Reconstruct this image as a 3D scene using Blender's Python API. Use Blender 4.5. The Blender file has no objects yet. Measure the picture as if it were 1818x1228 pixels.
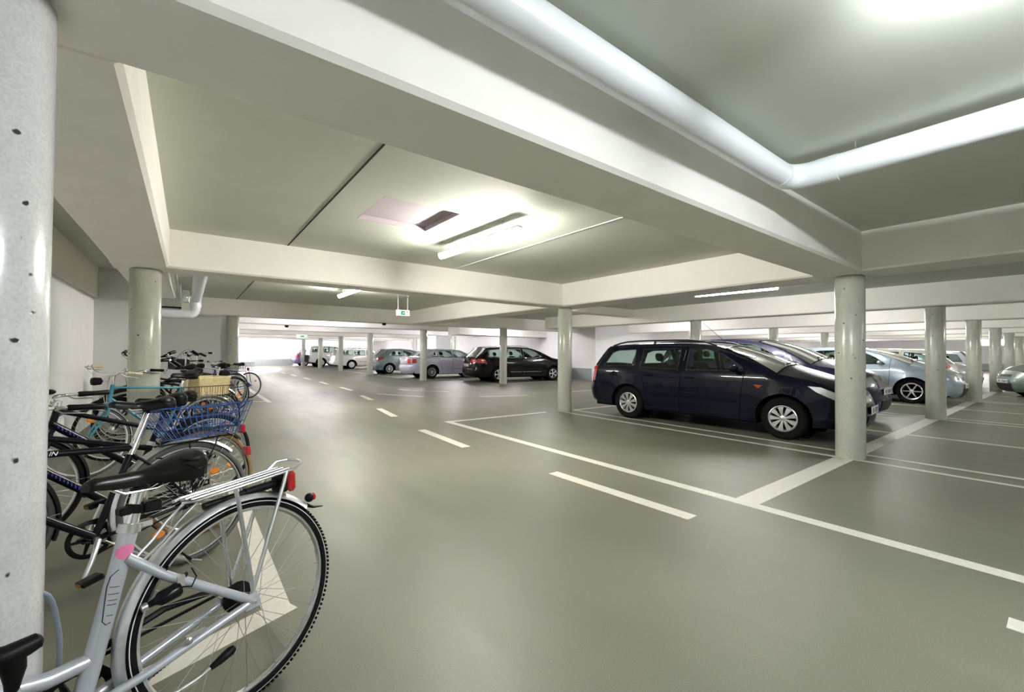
import bpy, math, random
from mathutils import Vector, Matrix
from mathutils.geometry import delaunay_2d_cdt
random.seed(7)
PI = math.pi
SC = bpy.context.scene
COL = SC.collection

# ------------------------------------------------------------------ camera, world, exposure
cam = bpy.data.cameras.new('camera')
cam.sensor_fit = 'HORIZONTAL'; cam.sensor_width = 36.0; cam.lens = 757.9 / 1818 * 36
cam.clip_start = 0.02; cam.clip_end = 300
co = bpy.data.objects.new('camera', cam); COL.objects.link(co)
yaw, pitch, roll = 0.6492, 0.0152, 0.0065
F = Vector((math.sin(yaw)*math.cos(pitch), math.cos(yaw)*math.cos(pitch), math.sin(pitch)))
R = Vector((math.cos(yaw), -math.sin(yaw), 0)); U = R.cross(F)
R2 = R*math.cos(roll) + U*math.sin(roll); U2 = -R*math.sin(roll) + U*math.cos(roll)
M = Matrix((R2, U2, -F)).transposed().to_4x4(); M.translation = Vector((0, 0, 1.25))
co.matrix_world = M
SC.camera = co
w = bpy.data.worlds.new('world'); SC.world = w; w.use_nodes = True
w.node_tree.nodes['Background'].inputs[0].default_value = (0.9, 1.0, 0.95, 1)
w.node_tree.nodes['Background'].inputs[1].default_value = 0.02
SC.view_settings.view_transform = 'Standard'; SC.view_settings.look = 'None'
SC.view_settings.gamma = 1; SC.view_settings.use_curve_mapping = False
SC.view_settings.exposure = 2.37
SC.cycles.max_bounces = 10; SC.cycles.diffuse_bounces = 7; SC.cycles.transparent_max_bounces = 24
SC.cycles.glossy_bounces = 4; SC.cycles.sample_clamp_indirect = 6
LAMP = 30.0            # radiance of a fluorescent diffuser
LAMP_COL = (1.0, 0.97, 0.93)

# ------------------------------------------------------------------ materials
MATS = {}
def nodes_of(name):
    m = bpy.data.materials.new(name); m.use_nodes = True
    nt = m.node_tree; b = nt.nodes['Principled BSDF']
    MATS[name] = m
    return m, nt, b
def mat(name, col, rough=0.5, metal=0.0, coat=0.0, noise=0.0, scale=30.0, bump=0.0, spec=0.5, emis=0):
    if name in MATS: return MATS[name]
    m, nt, b = nodes_of(name)
    b.inputs['Base Color'].default_value = (*col, 1)
    b.inputs['Roughness'].default_value = rough; b.inputs['Metallic'].default_value = metal
    b.inputs['Coat Weight'].default_value = coat; b.inputs['Coat Roughness'].default_value = 0.03
    b.inputs['Specular IOR Level'].default_value = spec
    if emis:
        b.inputs['Emission Color'].default_value = (*col, 1); b.inputs['Emission Strength'].default_value = emis
    if noise or bump:
        tc = nt.nodes.new('ShaderNodeTexCoord'); n = nt.nodes.new('ShaderNodeTexNoise')
        n.inputs['Scale'].default_value = scale; n.inputs['Detail'].default_value = 5
        nt.links.new(tc.outputs['Object'], n.inputs['Vector'])
        if noise:
            r = nt.nodes.new('ShaderNodeValToRGB')
            r.color_ramp.elements[0].position = .3; r.color_ramp.elements[1].position = .7
            r.color_ramp.elements[0].color = (*[c*(1-noise) for c in col], 1)
            r.color_ramp.elements[1].color = (*[min(1, c*(1+noise)) for c in col], 1)
            nt.links.new(n.outputs['Fac'], r.inputs['Fac']); nt.links.new(r.outputs['Color'], b.inputs['Base Color'])
        if bump:
            bp = nt.nodes.new('ShaderNodeBump'); bp.inputs['Strength'].default_value = bump
            bp.inputs['Distance'].default_value = 0.01
            nt.links.new(n.outputs['Fac'], bp.inputs['Height']); nt.links.new(bp.outputs['Normal'], b.inputs['Normal'])
    return m

def glass_mat(name, tint, refl=0.09):
    m, nt, b = nodes_of(name); nt.nodes.remove(b)
    out = nt.nodes['Material Output']
    t = nt.nodes.new('ShaderNodeBsdfTransparent'); t.inputs[0].default_value = (*tint, 1)
    g = nt.nodes.new('ShaderNodeBsdfGlossy'); g.inputs['Roughness'].default_value = 0.02
    lw = nt.nodes.new('ShaderNodeFresnel'); lw.inputs[0].default_value = 1.5
    ad = nt.nodes.new('ShaderNodeMath'); ad.operation = 'ADD'; ad.inputs[1].default_value = refl
    mx = nt.nodes.new('ShaderNodeMixShader')
    nt.links.new(lw.outputs[0], ad.inputs[0]); nt.links.new(ad.outputs[0], mx.inputs[0])
    nt.links.new(t.outputs[0], mx.inputs[1]); nt.links.new(g.outputs[0], mx.inputs[2])
    nt.links.new(mx.outputs[0], out.inputs[0])
    return m

def floor_mat():
    m, nt, b = nodes_of('floor_coating')
    N, L = nt.nodes.new, nt.links.new
    tc = N('ShaderNodeTexCoord')
    n1 = N('ShaderNodeTexNoise'); n1.inputs['Scale'].default_value = 0.55; n1.inputs['Detail'].default_value = 6
    mp = N('ShaderNodeMapping'); mp.inputs['Scale'].default_value = (1.6, 0.25, 1)
    mp.inputs['Rotation'].default_value = (0, 0, 0.05)
    n2 = N('ShaderNodeTexNoise'); n2.inputs['Scale'].default_value = 3.0; n2.inputs['Detail'].default_value = 8
    n3 = N('ShaderNodeTexNoise'); n3.inputs['Scale'].default_value = 260; n3.inputs['Detail'].default_value = 2
    L(tc.outputs['Object'], n1.inputs['Vector']); L(tc.outputs['Object'], mp.inputs['Vector'])
    L(mp.outputs[0], n2.inputs['Vector']); L(tc.outputs['Object'], n3.inputs['Vector'])
    r1 = N('ShaderNodeValToRGB'); r1.color_ramp.elements[0].position = .32; r1.color_ramp.elements[1].position = .7
    r1.color_ramp.elements[0].color = (.120, .123, .092, 1); r1.color_ramp.elements[1].color = (.158, .157, .117, 1)
    L(n1.outputs['Fac'], r1.inputs['Fac'])
    r2 = N('ShaderNodeValToRGB'); r2.color_ramp.elements[0].position = .3; r2.color_ramp.elements[1].position = .72
    r2.color_ramp.elements[0].color = (.93, .93, .93, 1); r2.color_ramp.elements[1].color = (1.05, 1.05, 1.05, 1)
    L(n2.outputs['Fac'], r2.inputs['Fac'])
    r3 = N('ShaderNodeValToRGB'); r3.color_ramp.elements[0].position = .35; r3.color_ramp.elements[1].position = .65
    r3.color_ramp.elements[0].color = (.80, .80, .80, 1); r3.color_ramp.elements[1].color = (1.18, 1.18, 1.18, 1)
    L(n3.outputs['Fac'], r3.inputs['Fac'])
    m1 = N('ShaderNodeMixRGB'); m1.blend_type = 'MULTIPLY'; m1.inputs[0].default_value = 1
    m2 = N('ShaderNodeMixRGB'); m2.blend_type = 'MULTIPLY'; m2.inputs[0].default_value = 1
    L(r1.outputs[0], m1.inputs[1]); L(r2.outputs[0], m1.inputs[2]); L(m1.outputs[0], m2.inputs[1]); L(r3.outputs[0], m2.inputs[2])
    L(m2.outputs[0], b.inputs['Base Color'])
    b.inputs['Roughness'].default_value = 0.42; b.inputs['Specular IOR Level'].default_value = 0.35
    rr = N('ShaderNodeMapRange'); rr.inputs[3].default_value = .34; rr.inputs[4].default_value = .55
    L(n2.outputs['Fac'], rr.inputs[0]); L(rr.outputs[0], b.inputs['Roughness'])
    bp = N('ShaderNodeBump'); bp.inputs['Strength'].default_value = .15; bp.inputs['Distance'].default_value = .004
    L(n3.outputs['Fac'], bp.inputs['Height']); L(bp.outputs[0], b.inputs['Normal'])
    return m

def concrete_mat(name, base, pit=0.12, rough=0.3, vs=9):
    m, nt, b = nodes_of(name)
    N, L = nt.nodes.new, nt.links.new
    tc = N('ShaderNodeTexCoord')
    n1 = N('ShaderNodeTexNoise'); n1.inputs['Scale'].default_value = 9; n1.inputs['Detail'].default_value = 9
    n2 = N('ShaderNodeTexNoise'); n2.inputs['Scale'].default_value = 110; n2.inputs['Detail'].default_value = 4
    v = N('ShaderNodeTexVoronoi'); v.inputs['Scale'].default_value = vs
    mp = N('ShaderNodeMapping'); mp.inputs['Scale'].default_value = (1, 1, 1.3)
    ds = N('ShaderNodeTexNoise'); ds.inputs['Scale'].default_value = 40
    for q in (n1, n2, ds): L(tc.outputs['Object'], q.inputs['Vector'])
    L(tc.outputs['Object'], mp.inputs[0])
    mv = N('ShaderNodeMixRGB'); mv.inputs[0].default_value = .02; L(mp.outputs[0], mv.inputs[1]); L(ds.outputs['Color'], mv.inputs[2])
    L(mv.outputs[0], v.inputs['Vector'])
    r1 = N('ShaderNodeValToRGB'); r1.color_ramp.elements[0].position = .3; r1.color_ramp.elements[1].position = .72
    r1.color_ramp.elements[0].color = (*[c*.93 for c in base], 1); r1.color_ramp.elements[1].color = (*[min(1, c*1.05) for c in base], 1)
    L(n1.outputs['Fac'], r1.inputs['Fac'])
    r2 = N('ShaderNodeValToRGB'); r2.color_ramp.elements[0].position = .3; r2.color_ramp.elements[1].position = .6
    r2.color_ramp.elements[0].color = (.86, .885, .90, 1); r2.color_ramp.elements[1].color = (1.03, 1.03, 1.03, 1)
    L(n2.outputs['Fac'], r2.inputs['Fac'])
    mx = N('ShaderNodeMixRGB'); mx.blend_type = 'MULTIPLY'; mx.inputs[0].default_value = 1
    L(r1.outputs[0], mx.inputs[1]); L(r2.outputs[0], mx.inputs[2])
    # pits: only some cells get one
    r3 = N('ShaderNodeValToRGB'); r3.color_ramp.elements[0].position = pit*.35; r3.color_ramp.elements[1].position = pit*.55
    L(v.outputs['Distance'], r3.inputs['Fac'])
    sx = N('ShaderNodeSeparateColor'); L(v.outputs['Color'], sx.inputs[0])
    gt = N('ShaderNodeMath'); gt.operation = 'LESS_THAN'; gt.inputs[1].default_value = .62; L(sx.outputs[0], gt.inputs[0])
    mm = N('ShaderNodeMath'); mm.operation = 'MAXIMUM'; L(r3.outputs[0], mm.inputs[0]); L(gt.outputs[0], mm.inputs[1])
    mp2 = N('ShaderNodeMixRGB'); mp2.inputs[1].default_value = (.035, .035, .03, 1)
    L(mm.outputs[0], mp2.inputs[0]); L(mx.outputs[0], mp2.inputs[2])
    L(mp2.outputs[0], b.inputs['Base Color'])
    b.inputs['Roughness'].default_value = rough; b.inputs['Specular IOR Level'].default_value = .5
    bp = N('ShaderNodeBump'); bp.inputs['Strength'].default_value = .35; bp.inputs['Distance'].default_value = .006
    L(mm.outputs[0], bp.inputs['Height']); L(bp.outputs[0], b.inputs['Normal'])
    return m

WALL = mat('wall_paint', (.74, .74, .735), .75, noise=.02, scale=3, bump=.04)
CEIL = mat('ceiling_paint', (.61, .635, .56), .72, noise=.025, scale=2.5, bump=.03)
BEAM = mat('beam_paint', (.89, .87, .82), .7, noise=.02, scale=4, bump=.03)
DADO = mat('dado_grey', (.30, .33, .34), .5, noise=.05, scale=6)
FLOOR = floor_mat()
CONC = concrete_mat('column_concrete', (.48, .49, .42), pit=.2, rough=.22)
CONC2 = concrete_mat('column_concrete_pale', (.59, .59, .585), pit=.28, rough=.2, vs=15)
LINE = mat('line_paint', (.56, .54, .48), .5, noise=.07, scale=25)
JOINT = mat('joint_shadow_gap', (.02, .02, .02), .9)
RECESS = mat('hatch_plaster', (.45, .39, .42), .8)
PIPE = mat('pipe_grey_white', (.74, .77, .80), .32, noise=.02, scale=5)
SPOKE = mat('spoke_steel', (.40, .40, .39), .5, .9)
STEEL = mat('galvanised_steel', (.62, .63, .62), .3, 1.0, noise=.1, scale=12)
CHROME = mat('chrome', (.85, .86, .87), .12, 1.0)
ALU = mat('satin_aluminium', (.70, .72, .74), .32, 1.0, noise=.06, scale=60)
SILVER = mat('silver_lacquer', (.46, .49, .54), .32, .35, coat=.5)
BLACKP = mat('black_plastic', (.006, .006, .006), .42, spec=.14)
BLACKG = mat('black_gloss_vinyl', (.005, .005, .005), .26, spec=.35)
BLACKL = mat('black_lacquer', (.006, .007, .009), .2, spec=.2)
RUBBER = mat('tyre_rubber', (.006, .006, .006), .75, spec=.12, noise=.2, scale=90, bump=.4)
RUBBERG = mat('grey_tyre_wall', (.085, .085, .08), .7, noise=.1, scale=80)
RUBBERB = mat('tan_tyre_wall', (.22, .12, .04), .7, noise=.1, scale=80)
TEAL = mat('teal_lacquer', (.03, .20, .27), .3, .2, coat=.6)
BLUEL = mat('blue_lacquer', (.01, .04, .42), .3, .1, coat=.6)
BLUEW = mat('blue_plastic_wire', (.012, .07, .30), .35)
BROWNW = mat('dark_brown_wire', (.030, .016, .014), .4)
CREAM = mat('cream_grip', (.62, .54, .34), .5)
WICKER = mat('wicker', (.78, .66, .38), .6, noise=.18, scale=60, bump=.5)
WHITEP = mat('white_plastic', (.75, .76, .74), .4)
REDP = mat('red_reflector', (.45, .012, .015), .2, coat=.7)
ORANGE = mat('orange_reflector', (.75, .24, .02), .25, coat=.7)
PINK = mat('pink_sticker', (.75, .20, .38), .5)
INKB = mat('blue_ink', (.05, .07, .55), .4)
INKW = mat('white_ink', (.8, .8, .8), .4)
INKK = mat('black_ink', (.02, .02, .02), .5)
GREEN = mat('sign_green', (.03, .42, .16), .5)
REDX = mat('extinguisher_red', (.55, .02, .02), .3, coat=.5)
GLASS = glass_mat('car_glass', (.62, .74, .70), .05)
GLASSD = glass_mat('car_glass_dark', (.22, .27, .26), .06)
INTER = mat('car_interior', (.012, .012, .013), .85, spec=.1)
INTERR = mat('car_interior_red', (.10, .012, .014), .8)
UNDER = mat('car_underbody', (.004, .004, .004), .9, spec=.05)
LENS = mat('headlamp_lens', (.55, .60, .60), .08, .5, coat=1)
TRIMB = mat('car_black_trim', (.012, .012, .012), .5)
PLATE = mat('number_plate', (.78, .78, .74), .4)
RIMS = mat('wheel_silver', (.66, .67, .68), .28, .85)
def emit(name, col, s):
    m, nt, b = nodes_of(name); nt.nodes.remove(b)
    e = nt.nodes.new('ShaderNodeEmission'); e.inputs[0].default_value = (*col, 1); e.inputs[1].default_value = s
    nt.links.new(e.outputs[0], nt.nodes['Material Output'].inputs[0]); return m
TUBE = emit('fluorescent_diffuser', LAMP_COL, LAMP)
TUBED = emit('fluorescent_diffuser_dim', (.95, .98, 1.0), LAMP*.35)  # weaker output, for lamps out of view
TUBEC = emit('fluorescent_diffuser_cool', (.93, .97, 1.0), LAMP*1.35)
TUBEW = emit('fluorescent_diffuser_warm', (1.0, .955, .88), LAMP*1.6)
TUBEP = emit('fluorescent_diffuser_pinkish', (1.0, .93, .98), LAMP*1.5)

# ------------------------------------------------------------------ mesh helpers
class MB:
    def __init__(s): s.v = []; s.f = []
    def add(s, vs, fs):
        o = len(s.v); s.v += [tuple(v) for v in vs]; s.f += [tuple(i+o for i in f) for f in fs]; return s
    def box(s, x0, x1, y0, y1, z0, z1, mtx=None):
        vs = [Vector(p) for p in ((x0,y0,z0),(x1,y0,z0),(x1,y1,z0),(x0,y1,z0),(x0,y0,z1),(x1,y0,z1),(x1,y1,z1),(x0,y1,z1))]
        if mtx: vs = [mtx @ v for v in vs]
        return s.add(vs, [(0,3,2,1),(4,5,6,7),(0,1,5,4),(1,2,6,5),(2,3,7,6),(3,0,4,7)])
    def bbox(s, x0, x1, y0, y1, z0, z1, b=.01, mtx=None):   # chamfered box
        X=(x0,x1);Y=(y0,y1);Z=(z0,z1); vs=[]
        c=((x0+x1)/2,(y0+y1)/2,(z0+z1)/2)
        import itertools
        for x,y,z in itertools.product(X,Y,Z):
            sx=b if x==x0 else -b; sy=b if y==y0 else -b; sz=b if z==z0 else -b
            vs += [Vector((x,y+sy,z+sz)),Vector((x+sx,y,z+sz)),Vector((x+sx,y+sy,z))]
        if mtx: vs=[mtx@v for v in vs]
        q=lambda i,k:i*3+k
        fs=[]
        # index i = x*4+y*2+z
        def I(x,y,z): return x*4+y*2+z
        for x in (0,1):
            L=[I(x,0,0),I(x,1,0),I(x,1,1),I(x,0,1)]; L=[q(i,0) for i in L]; fs.append(L[::-1] if x==0 else L)
        for y in (0,1):
            L=[I(0,y,0),I(0,y,1),I(1,y,1),I(1,y,0)]; L=[q(i,1) for i in L]; fs.append(L[::-1] if y==0 else L)
        for z in (0,1):
            L=[I(0,0,z),I(1,0,z),I(1,1,z),I(0,1,z)]; L=[q(i,2) for i in L]; fs.append(L[::-1] if z==0 else L)
        for y in (0,1):
            for z in (0,1): fs.append([q(I(0,y,z),1),q(I(0,y,z),2),q(I(1,y,z),2),q(I(1,y,z),1)])
        for x in (0,1):
            for z in (0,1): fs.append([q(I(x,0,z),0),q(I(x,0,z),2),q(I(x,1,z),2),q(I(x,1,z),0)])
        for x in (0,1):
            for y in (0,1): fs.append([q(I(x,y,0),0),q(I(x,y,0),1),q(I(x,y,1),1),q(I(x,y,1),0)])
        for i in range(8): fs.append([q(i,0),q(i,1),q(i,2)])
        return s.add(vs,fs)
    def tube(s, pts, r, seg=8, closed=False, cap=True, flat=1.0):
        P = [Vector(p) for p in pts]; n = len(P)
        rr = r if isinstance(r, (list, tuple)) else [r]*n
        T = []
        for i in range(n):
            a = P[(i-1) % n] if (closed or i > 0) else P[i]
            b = P[(i+1) % n] if (closed or i < n-1) else P[i]
            T.append((b-a).normalized())
        up = Vector((0, 0, 1)) if abs(T[0].z) < .9 else Vector((1, 0, 0))
        N = (up - T[0]*up.dot(T[0])).normalized(); vs = []
        for i in range(n):
            N = (N - T[i]*N.dot(T[i])).normalized(); B = T[i].cross(N)
            for k in range(seg):
                a = 2*PI*k/seg
                vs.append(P[i] + (N*math.cos(a) + B*math.sin(a)*flat)*rr[i])
        fs = []
        m = n if closed else n-1
        for i in range(m):
            j = (i+1) % n
            for k in range(seg):
                k2 = (k+1) % seg
                fs.append((i*seg+k, i*seg+k2, j*seg+k2, j*seg+k))
        if cap and not closed:
            fs.append(tuple(range(seg))[::-1]); fs.append(tuple((n-1)*seg+k for k in range(seg)))
        return s.add(vs, fs)
    def lathe(s, prof, seg=24, org=(0, 0, 0), axis='Z', a0=0, a1=2*PI):   # prof: (radius, height)
        full = abs(a1-a0) > 2*PI-1e-4; n = seg if full else seg+1; vs = []
        for i in range(n):
            a = a0 + (a1-a0)*i/seg; c, d = math.cos(a), math.sin(a)
            for r, h in prof:
                p = (r*c, r*d, h) if axis == 'Z' else ((r*c, h, r*d) if axis == 'Y' else (h, r*c, r*d))
                vs.append((p[0]+org[0], p[1]+org[1], p[2]+org[2]))
        k = len(prof); fs = []
        for i in range(seg):
            j = (i+1) % n
            for q in range(k-1):
                fs.append((i*k+q, j*k+q, j*k+q+1, i*k+q+1))
        return s.add(vs, fs)
    def ball(s, c, r, seg=12, rings=8, sc=(1, 1, 1)):
        vs = []; fs = []
        for i in range(rings+1):
            t = PI*i/rings
            for k in range(seg):
                a = 2*PI*k/seg
                vs.append((c[0]+r*sc[0]*math.sin(t)*math.cos(a), c[1]+r*sc[1]*math.sin(t)*math.sin(a), c[2]+r*sc[2]*math.cos(t)))
        for i in range(rings):
            for k in range(seg):
                fs.append((i*seg+k, (i+1)*seg+k, (i+1)*seg+(k+1) % seg, i*seg+(k+1) % seg))
        return s.add(vs, fs)
    def pieces(s):
        n = len(s.v); par = list(range(n))
        def find(a):
            while par[a] != a: par[a] = par[par[a]]; a = par[a]
            return a
        for f in s.f:
            r = find(f[0])
            for i in f[1:]:
                q = find(i)
                if q != r: par[q] = r
        isl = {}
        for i in range(n): isl.setdefault(find(i), []).append(i)
        ks = list(isl)
        if len(ks) < 2 or len(ks) > 60: return None
        bb = []
        for k in ks:
            P = [s.v[i] for i in isl[k]]; lo = [min(q[j] for q in P) for j in range(3)]; hi = [max(q[j] for q in P) for j in range(3)]
            bb.append((lo, hi, max(hi[j]-lo[j] for j in range(3))))
        g = list(range(len(ks)))
        def fg(a):
            while g[a] != a: a = g[a]
            return a
        for a in range(len(ks)):
            for b in range(a+1, len(ks)):
                if fg(a) == fg(b): continue
                gap = math.sqrt(sum(max(0, bb[a][0][j]-bb[b][1][j], bb[b][0][j]-bb[a][1][j])**2 for j in range(3)))
                if gap <= max(.02, .5*max(bb[a][2], bb[b][2])): g[fg(b)] = fg(a)
        out = {}
        for a, k in enumerate(ks): out.setdefault(fg(a), []).extend(isl[k])
        return list(out.values()) if len(out) > 1 else None
    def build(s, name, m, parent=None, smooth=True, ang=40, stuff=False):
        if not stuff:
            pc = s.pieces()
            if pc and len(pc) <= 16:
                first = None
                for idx in sorted(pc, key=lambda q: -len(q)):
                    mp = {i: k for k, i in enumerate(idx)}; sub = MB(); sub.v = [s.v[i] for i in idx]; sub.f = [tuple(mp[i] for i in f) for f in s.f if f[0] in mp]
                    o = sub.build1(name, m, parent, smooth, ang); first = first or o
                return first
        o = s.build1(name, m, parent, smooth, ang)
        if stuff: o['kind'] = 'stuff'
        return o
    def build1(s, name, m, parent=None, smooth=True, ang=40):
        me = bpy.data.meshes.new(name); me.from_pydata(s.v, [], s.f); me.materials.append(m)
        if smooth:
            me.polygons.foreach_set('use_smooth', [True]*len(me.polygons))
            me.set_sharp_from_angle(angle=math.radians(ang))
        me.update()
        o = bpy.data.objects.new(name, me); COL.objects.link(o)
        if parent: o.parent = parent
        return o

def thing(name, label, cat, loc=(0, 0, 0), rz=0, group=None, mtx=None):
    o = bpy.data.objects.new(name, None); COL.objects.link(o); o.empty_display_size = .2
    if mtx is not None: o.matrix_world = mtx
    else: o.location = loc; o.rotation_euler = (0, 0, rz)
    o['label'] = label; o['category'] = cat
    if group: o['group'] = group
    return o
def tag(o, label, cat, group=None):
    o['label'] = label; o['category'] = cat
    if group: o['group'] = group
    return o
def struct(o): o['kind'] = 'structure'; return o
def lab(o, l): o['label'] = l; return o

# ------------------------------------------------------------------ the setting
HB = 2.208      # beam underside
HS = 2.66       # slab underside
fl = struct(MB().box(-3, 60, -9, 66, -.2, 0).build('floor', FLOOR, smooth=False))
# slab with the hatch opening left free
ce = MB()
hx0, hx1, hy0, hy1 = 1.40, 2.21, 3.77, 4.60
for x0, x1, y0, y1 in ((-3, hx0, -9, 66), (hx1, 60, -9, 66), (hx0, hx1, -9, hy0), (hx0, hx1, hy1, 66)):
    ce.box(x0, x1, y0, y1, HS, HS+.5)
ceiling = struct(ce.build('ceiling', CEIL, smooth=False))
hb = MB()
hb.box(hx0-.01, hx1+.01, hy0-.01, hy1+.01, HS+.055, HS+.09)
hatch = hb.build('hatch_cover', RECESS, ceiling, False)
hl = MB()
for x0, x1, y0, y1 in ((hx0, hx0+.015, hy0, hy1), (hx1-.015, hx1, hy0, hy1), (hx0+.015, hx1-.015, hy0, hy0+.015), (hx0+.015, hx1-.015, hy1-.015, hy1)):
    hl.box(x0, x1, y0, y1, HS+.002, HS+.055)
hl.build('hatch_lining', RECESS, ceiling, False)
def beam(x0, x1, y0, y1, zb=HB, ch=.022, m=BEAM):
    """downstand beam with chamfered lower edges, part of the ceiling"""
    along_x = (x1-x0) > (y1-y0)
    b = MB()
    if along_x:
        pr = [(y0, HS+.01), (y0, zb+ch), (y0+ch, zb), (y1-ch, zb), (y1, zb+ch), (y1, HS+.01)]
        vs = [(x, p[0], p[1]) for x in (x0, x1) for p in pr]
    else:
        pr = [(x0, HS+.01), (x0, zb+ch), (x0+ch, zb), (x1-ch, zb), (x1, zb+ch), (x1, HS+.01)]
        vs = [(p[0], y, p[1]) for y in (y0, y1) for p in pr]
    fs = [(i, i+1, i+7, i+6) for i in range(5)] + [(5, 0, 6, 11), tuple(range(6)), tuple(range(11, 5, -1))]
    b.add(vs, fs)
    return b.build('beam', m, ceiling, False)
# beams across the driveway
beam(-.70, 6.75, 1.46, 1.94)
beam(-.70, 6.75, 6.35, 6.80)
beam(-.70, 6.75, -5.0, -4.5)
for y in (13.9, 17.3, 22.4, 28.3, 33.3, 38.4):
    beam(-.6 if y < 14 else .8, 14.5, y, y+.45)
# beams along the driveway, lying between the cross beams
Ys = [(-9, -5.0), (-4.5, 1.46), (1.94, 6.35), (6.80, 13.9)]
for a, b_ in Ys:
    beam(-.70, -.19, a, min(b_, 10.11))
    beam(6.11, 6.75, a, b_)
for x in (11.50, 16.85, 22.1, 27.4, 32.7, 38.0):
    beam(x, x+.5, -9, 12.95)
beam(6.75, 11.5, 8.65, 9.0, 2.42)
# ceiling joints: recessed dark gaps between the precast slabs
for x0, x1, y0, y1 in ((1.035, 1.05, 1.94, 6.35), (3.56, 3.57, 1.94, 6.35), (1.035, 1.05, 6.80, 13.9), (9.70, 9.715, -9, 8.6)):
    pale = 3 < x0 < 4
    j = MB().box(x0, x1, y0, y1, HS-(.009 if pale else .004), HS+.002).build('slab_joint', WHITEP if pale else JOINT, ceiling, False)
# walls
def wall(name, x0, x1, y0, y1, z0=0, z1=HS+.1, m=WALL):
    return struct(MB().box(x0, x1, y0, y1, z0, z1).build(name, m, smooth=False))
wall('wall_left', -1.5, -1.29, -9, 10.12)
struct(MB().box(-1.29, -1.24, -9, 10.12, 2.145, HS+.1).build('trim_1', BEAM, smooth=False))
wall('wall_left_return', -3, -.6, 10.12, 14.6)
wall('wall_bicycle_bay', -.6, .86, 14.50, 14.7)
wall('wall_far_left', .6, .8, 14.7, 42)
wall('wall_far', -3, 7.45, 42, 42.2)
wall('wall_far_recess', 7.45, 16, 54, 54.2)
wall('wall_far_recess_side', 7.25, 7.45, 42.2, 54)
wall('wall_back', 14.5, 14.75, 13.15, 54)
wall('wall_right_back', 14.5, 60, 12.95, 13.15)
wall('wall_right', 54, 54.2, -9, 12.95)
wall('wall_front', -3, 60, -9.2, -9)
# painted grey dado along the rear walls
def dado(n, x0, x1, y0, y1, h=.55): struct(MB().box(x0, x1, y0, y1, 0, h).build('baseboard_'+n, DADO, smooth=False))
dado('back', 14.485, 14.5, 13.15, 54); dado('right_back', 14.5, 54, 12.935, 12.95)
dado('far', -3, 7.45, 41.985, 42); dado('far_recess', 7.45, 14.5, 53.985, 54); dado('right', 53.985, 54, -9, 12.93)
# thick pier and box at the rear wall
struct(MB().box(13.3, 14.49, 26.0, 27.2, 0, HS).build('trim_2', WALL, smooth=False))
struct(MB().box(9.4, 14.49, 16.2, 17.2, 2.02, HS).build('trim_3', BEAM, smooth=False))

# floor markings: thin paint films lying on the floor
STRIPS = [0]
def strip(pts, wd=.12):
    STRIPS[0] += 1
    a, b_ = Vector((*pts[0], 0)), Vector((*pts[1], 0)); d = (b_-a).normalized(); n = Vector((-d.y, d.x, 0))*wd/2
    z = Vector((0, 0, .0012+.00012*(STRIPS[0] % 12)))
    m = MB(); vs = [a-n, b_-n, b_+n, a+n]
    m.add([v+z for v in vs]+[v for v in vs], [(0,1,2,3),(0,4,5,1),(1,5,6,2),(2,6,7,3),(3,7,4,0)])
    return m.build('painted_line', LINE, fl, False)
strip(((3.74, 6.86), (3.74, -8)), .12)
strip(((3.80, 6.79), (6.02, 6.73)), .11)
strip(((3.80, 1.69), (30, 1.69)), .19)
strip(((6.35, 6.60), (6.35, -8)), .075); strip(((6.76, 6.6), (6.76, -8)), .075)
for c in (11.85, 17.15, 22.4, 27.7):
    strip(((c-.2, 6.6), (c-.2, -8)), .075); strip(((c+.2, 6.6), (c+.2, -8)), .075)
for c in (9.03, 14.3, 19.8, 25.1): strip(((c, 6.6), (c, -8)), .085)
strip(((6.75, 6.64), (11.6, 6.64)), .10)
for a, b_ in (((3.05, 3.30), (3.08, 1.77)), ((3.0, 6.34), (2.94, 4.85)), ((3.36, 9.25), (3.19, 7.92)), ((3.94, 12.25), (3.79, 10.97)),
    ((4.25, 15.5), (4.2, 14.0)), ((4.33, 18.7), (4.25, 17.2)), ((4.36, 21.9), (4.32, 20.4)), ((4.38, 25.1), (4.35, 23.6)),
    ((4.36, 28.2), (4.36, 26.7)), ((4.33, 31.4), (4.33, 29.9)), ((4.33, 34.6), (4.33, 33.1)), ((3.08, .20), (3.08, -1.3))):
    strip((a, b_), .13)
strip(((4.50, 12.50), (5.24, 10.97)), .10); strip(((5.62, 13.63), (5.74, 13.0)), .12); strip(((5.74, 13.0), (6.54, 11.88)), .09)
strip(((6.56, 10.13), (7.92, 9.66)), .08); strip(((9.88, 9.82), (10.95, 9.87)), .09)
strip(((1.60, 16.4), (1.60, 11.85)), .11); strip(((.95, 12.4), (1.55, 12.15)), .11)
# bicycle bay outline near the front
strip(((.36, 4.9), (.36, 2.30)), .12); strip(((.42, 2.36), (-.9, 1.84)), .13)
strip(((8.3, 17.5), (8.0, 22.3)), .10); strip(((8.0, 23), (8.0, 28)), .1); strip(((8.5, 17.35), (14.4, 17.35)), .1)
strip(((10.4, 13.9), (14.4, 13.9)), .1); strip(((8.0, 21.3), (14.4, 21.3)), .1)

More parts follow.
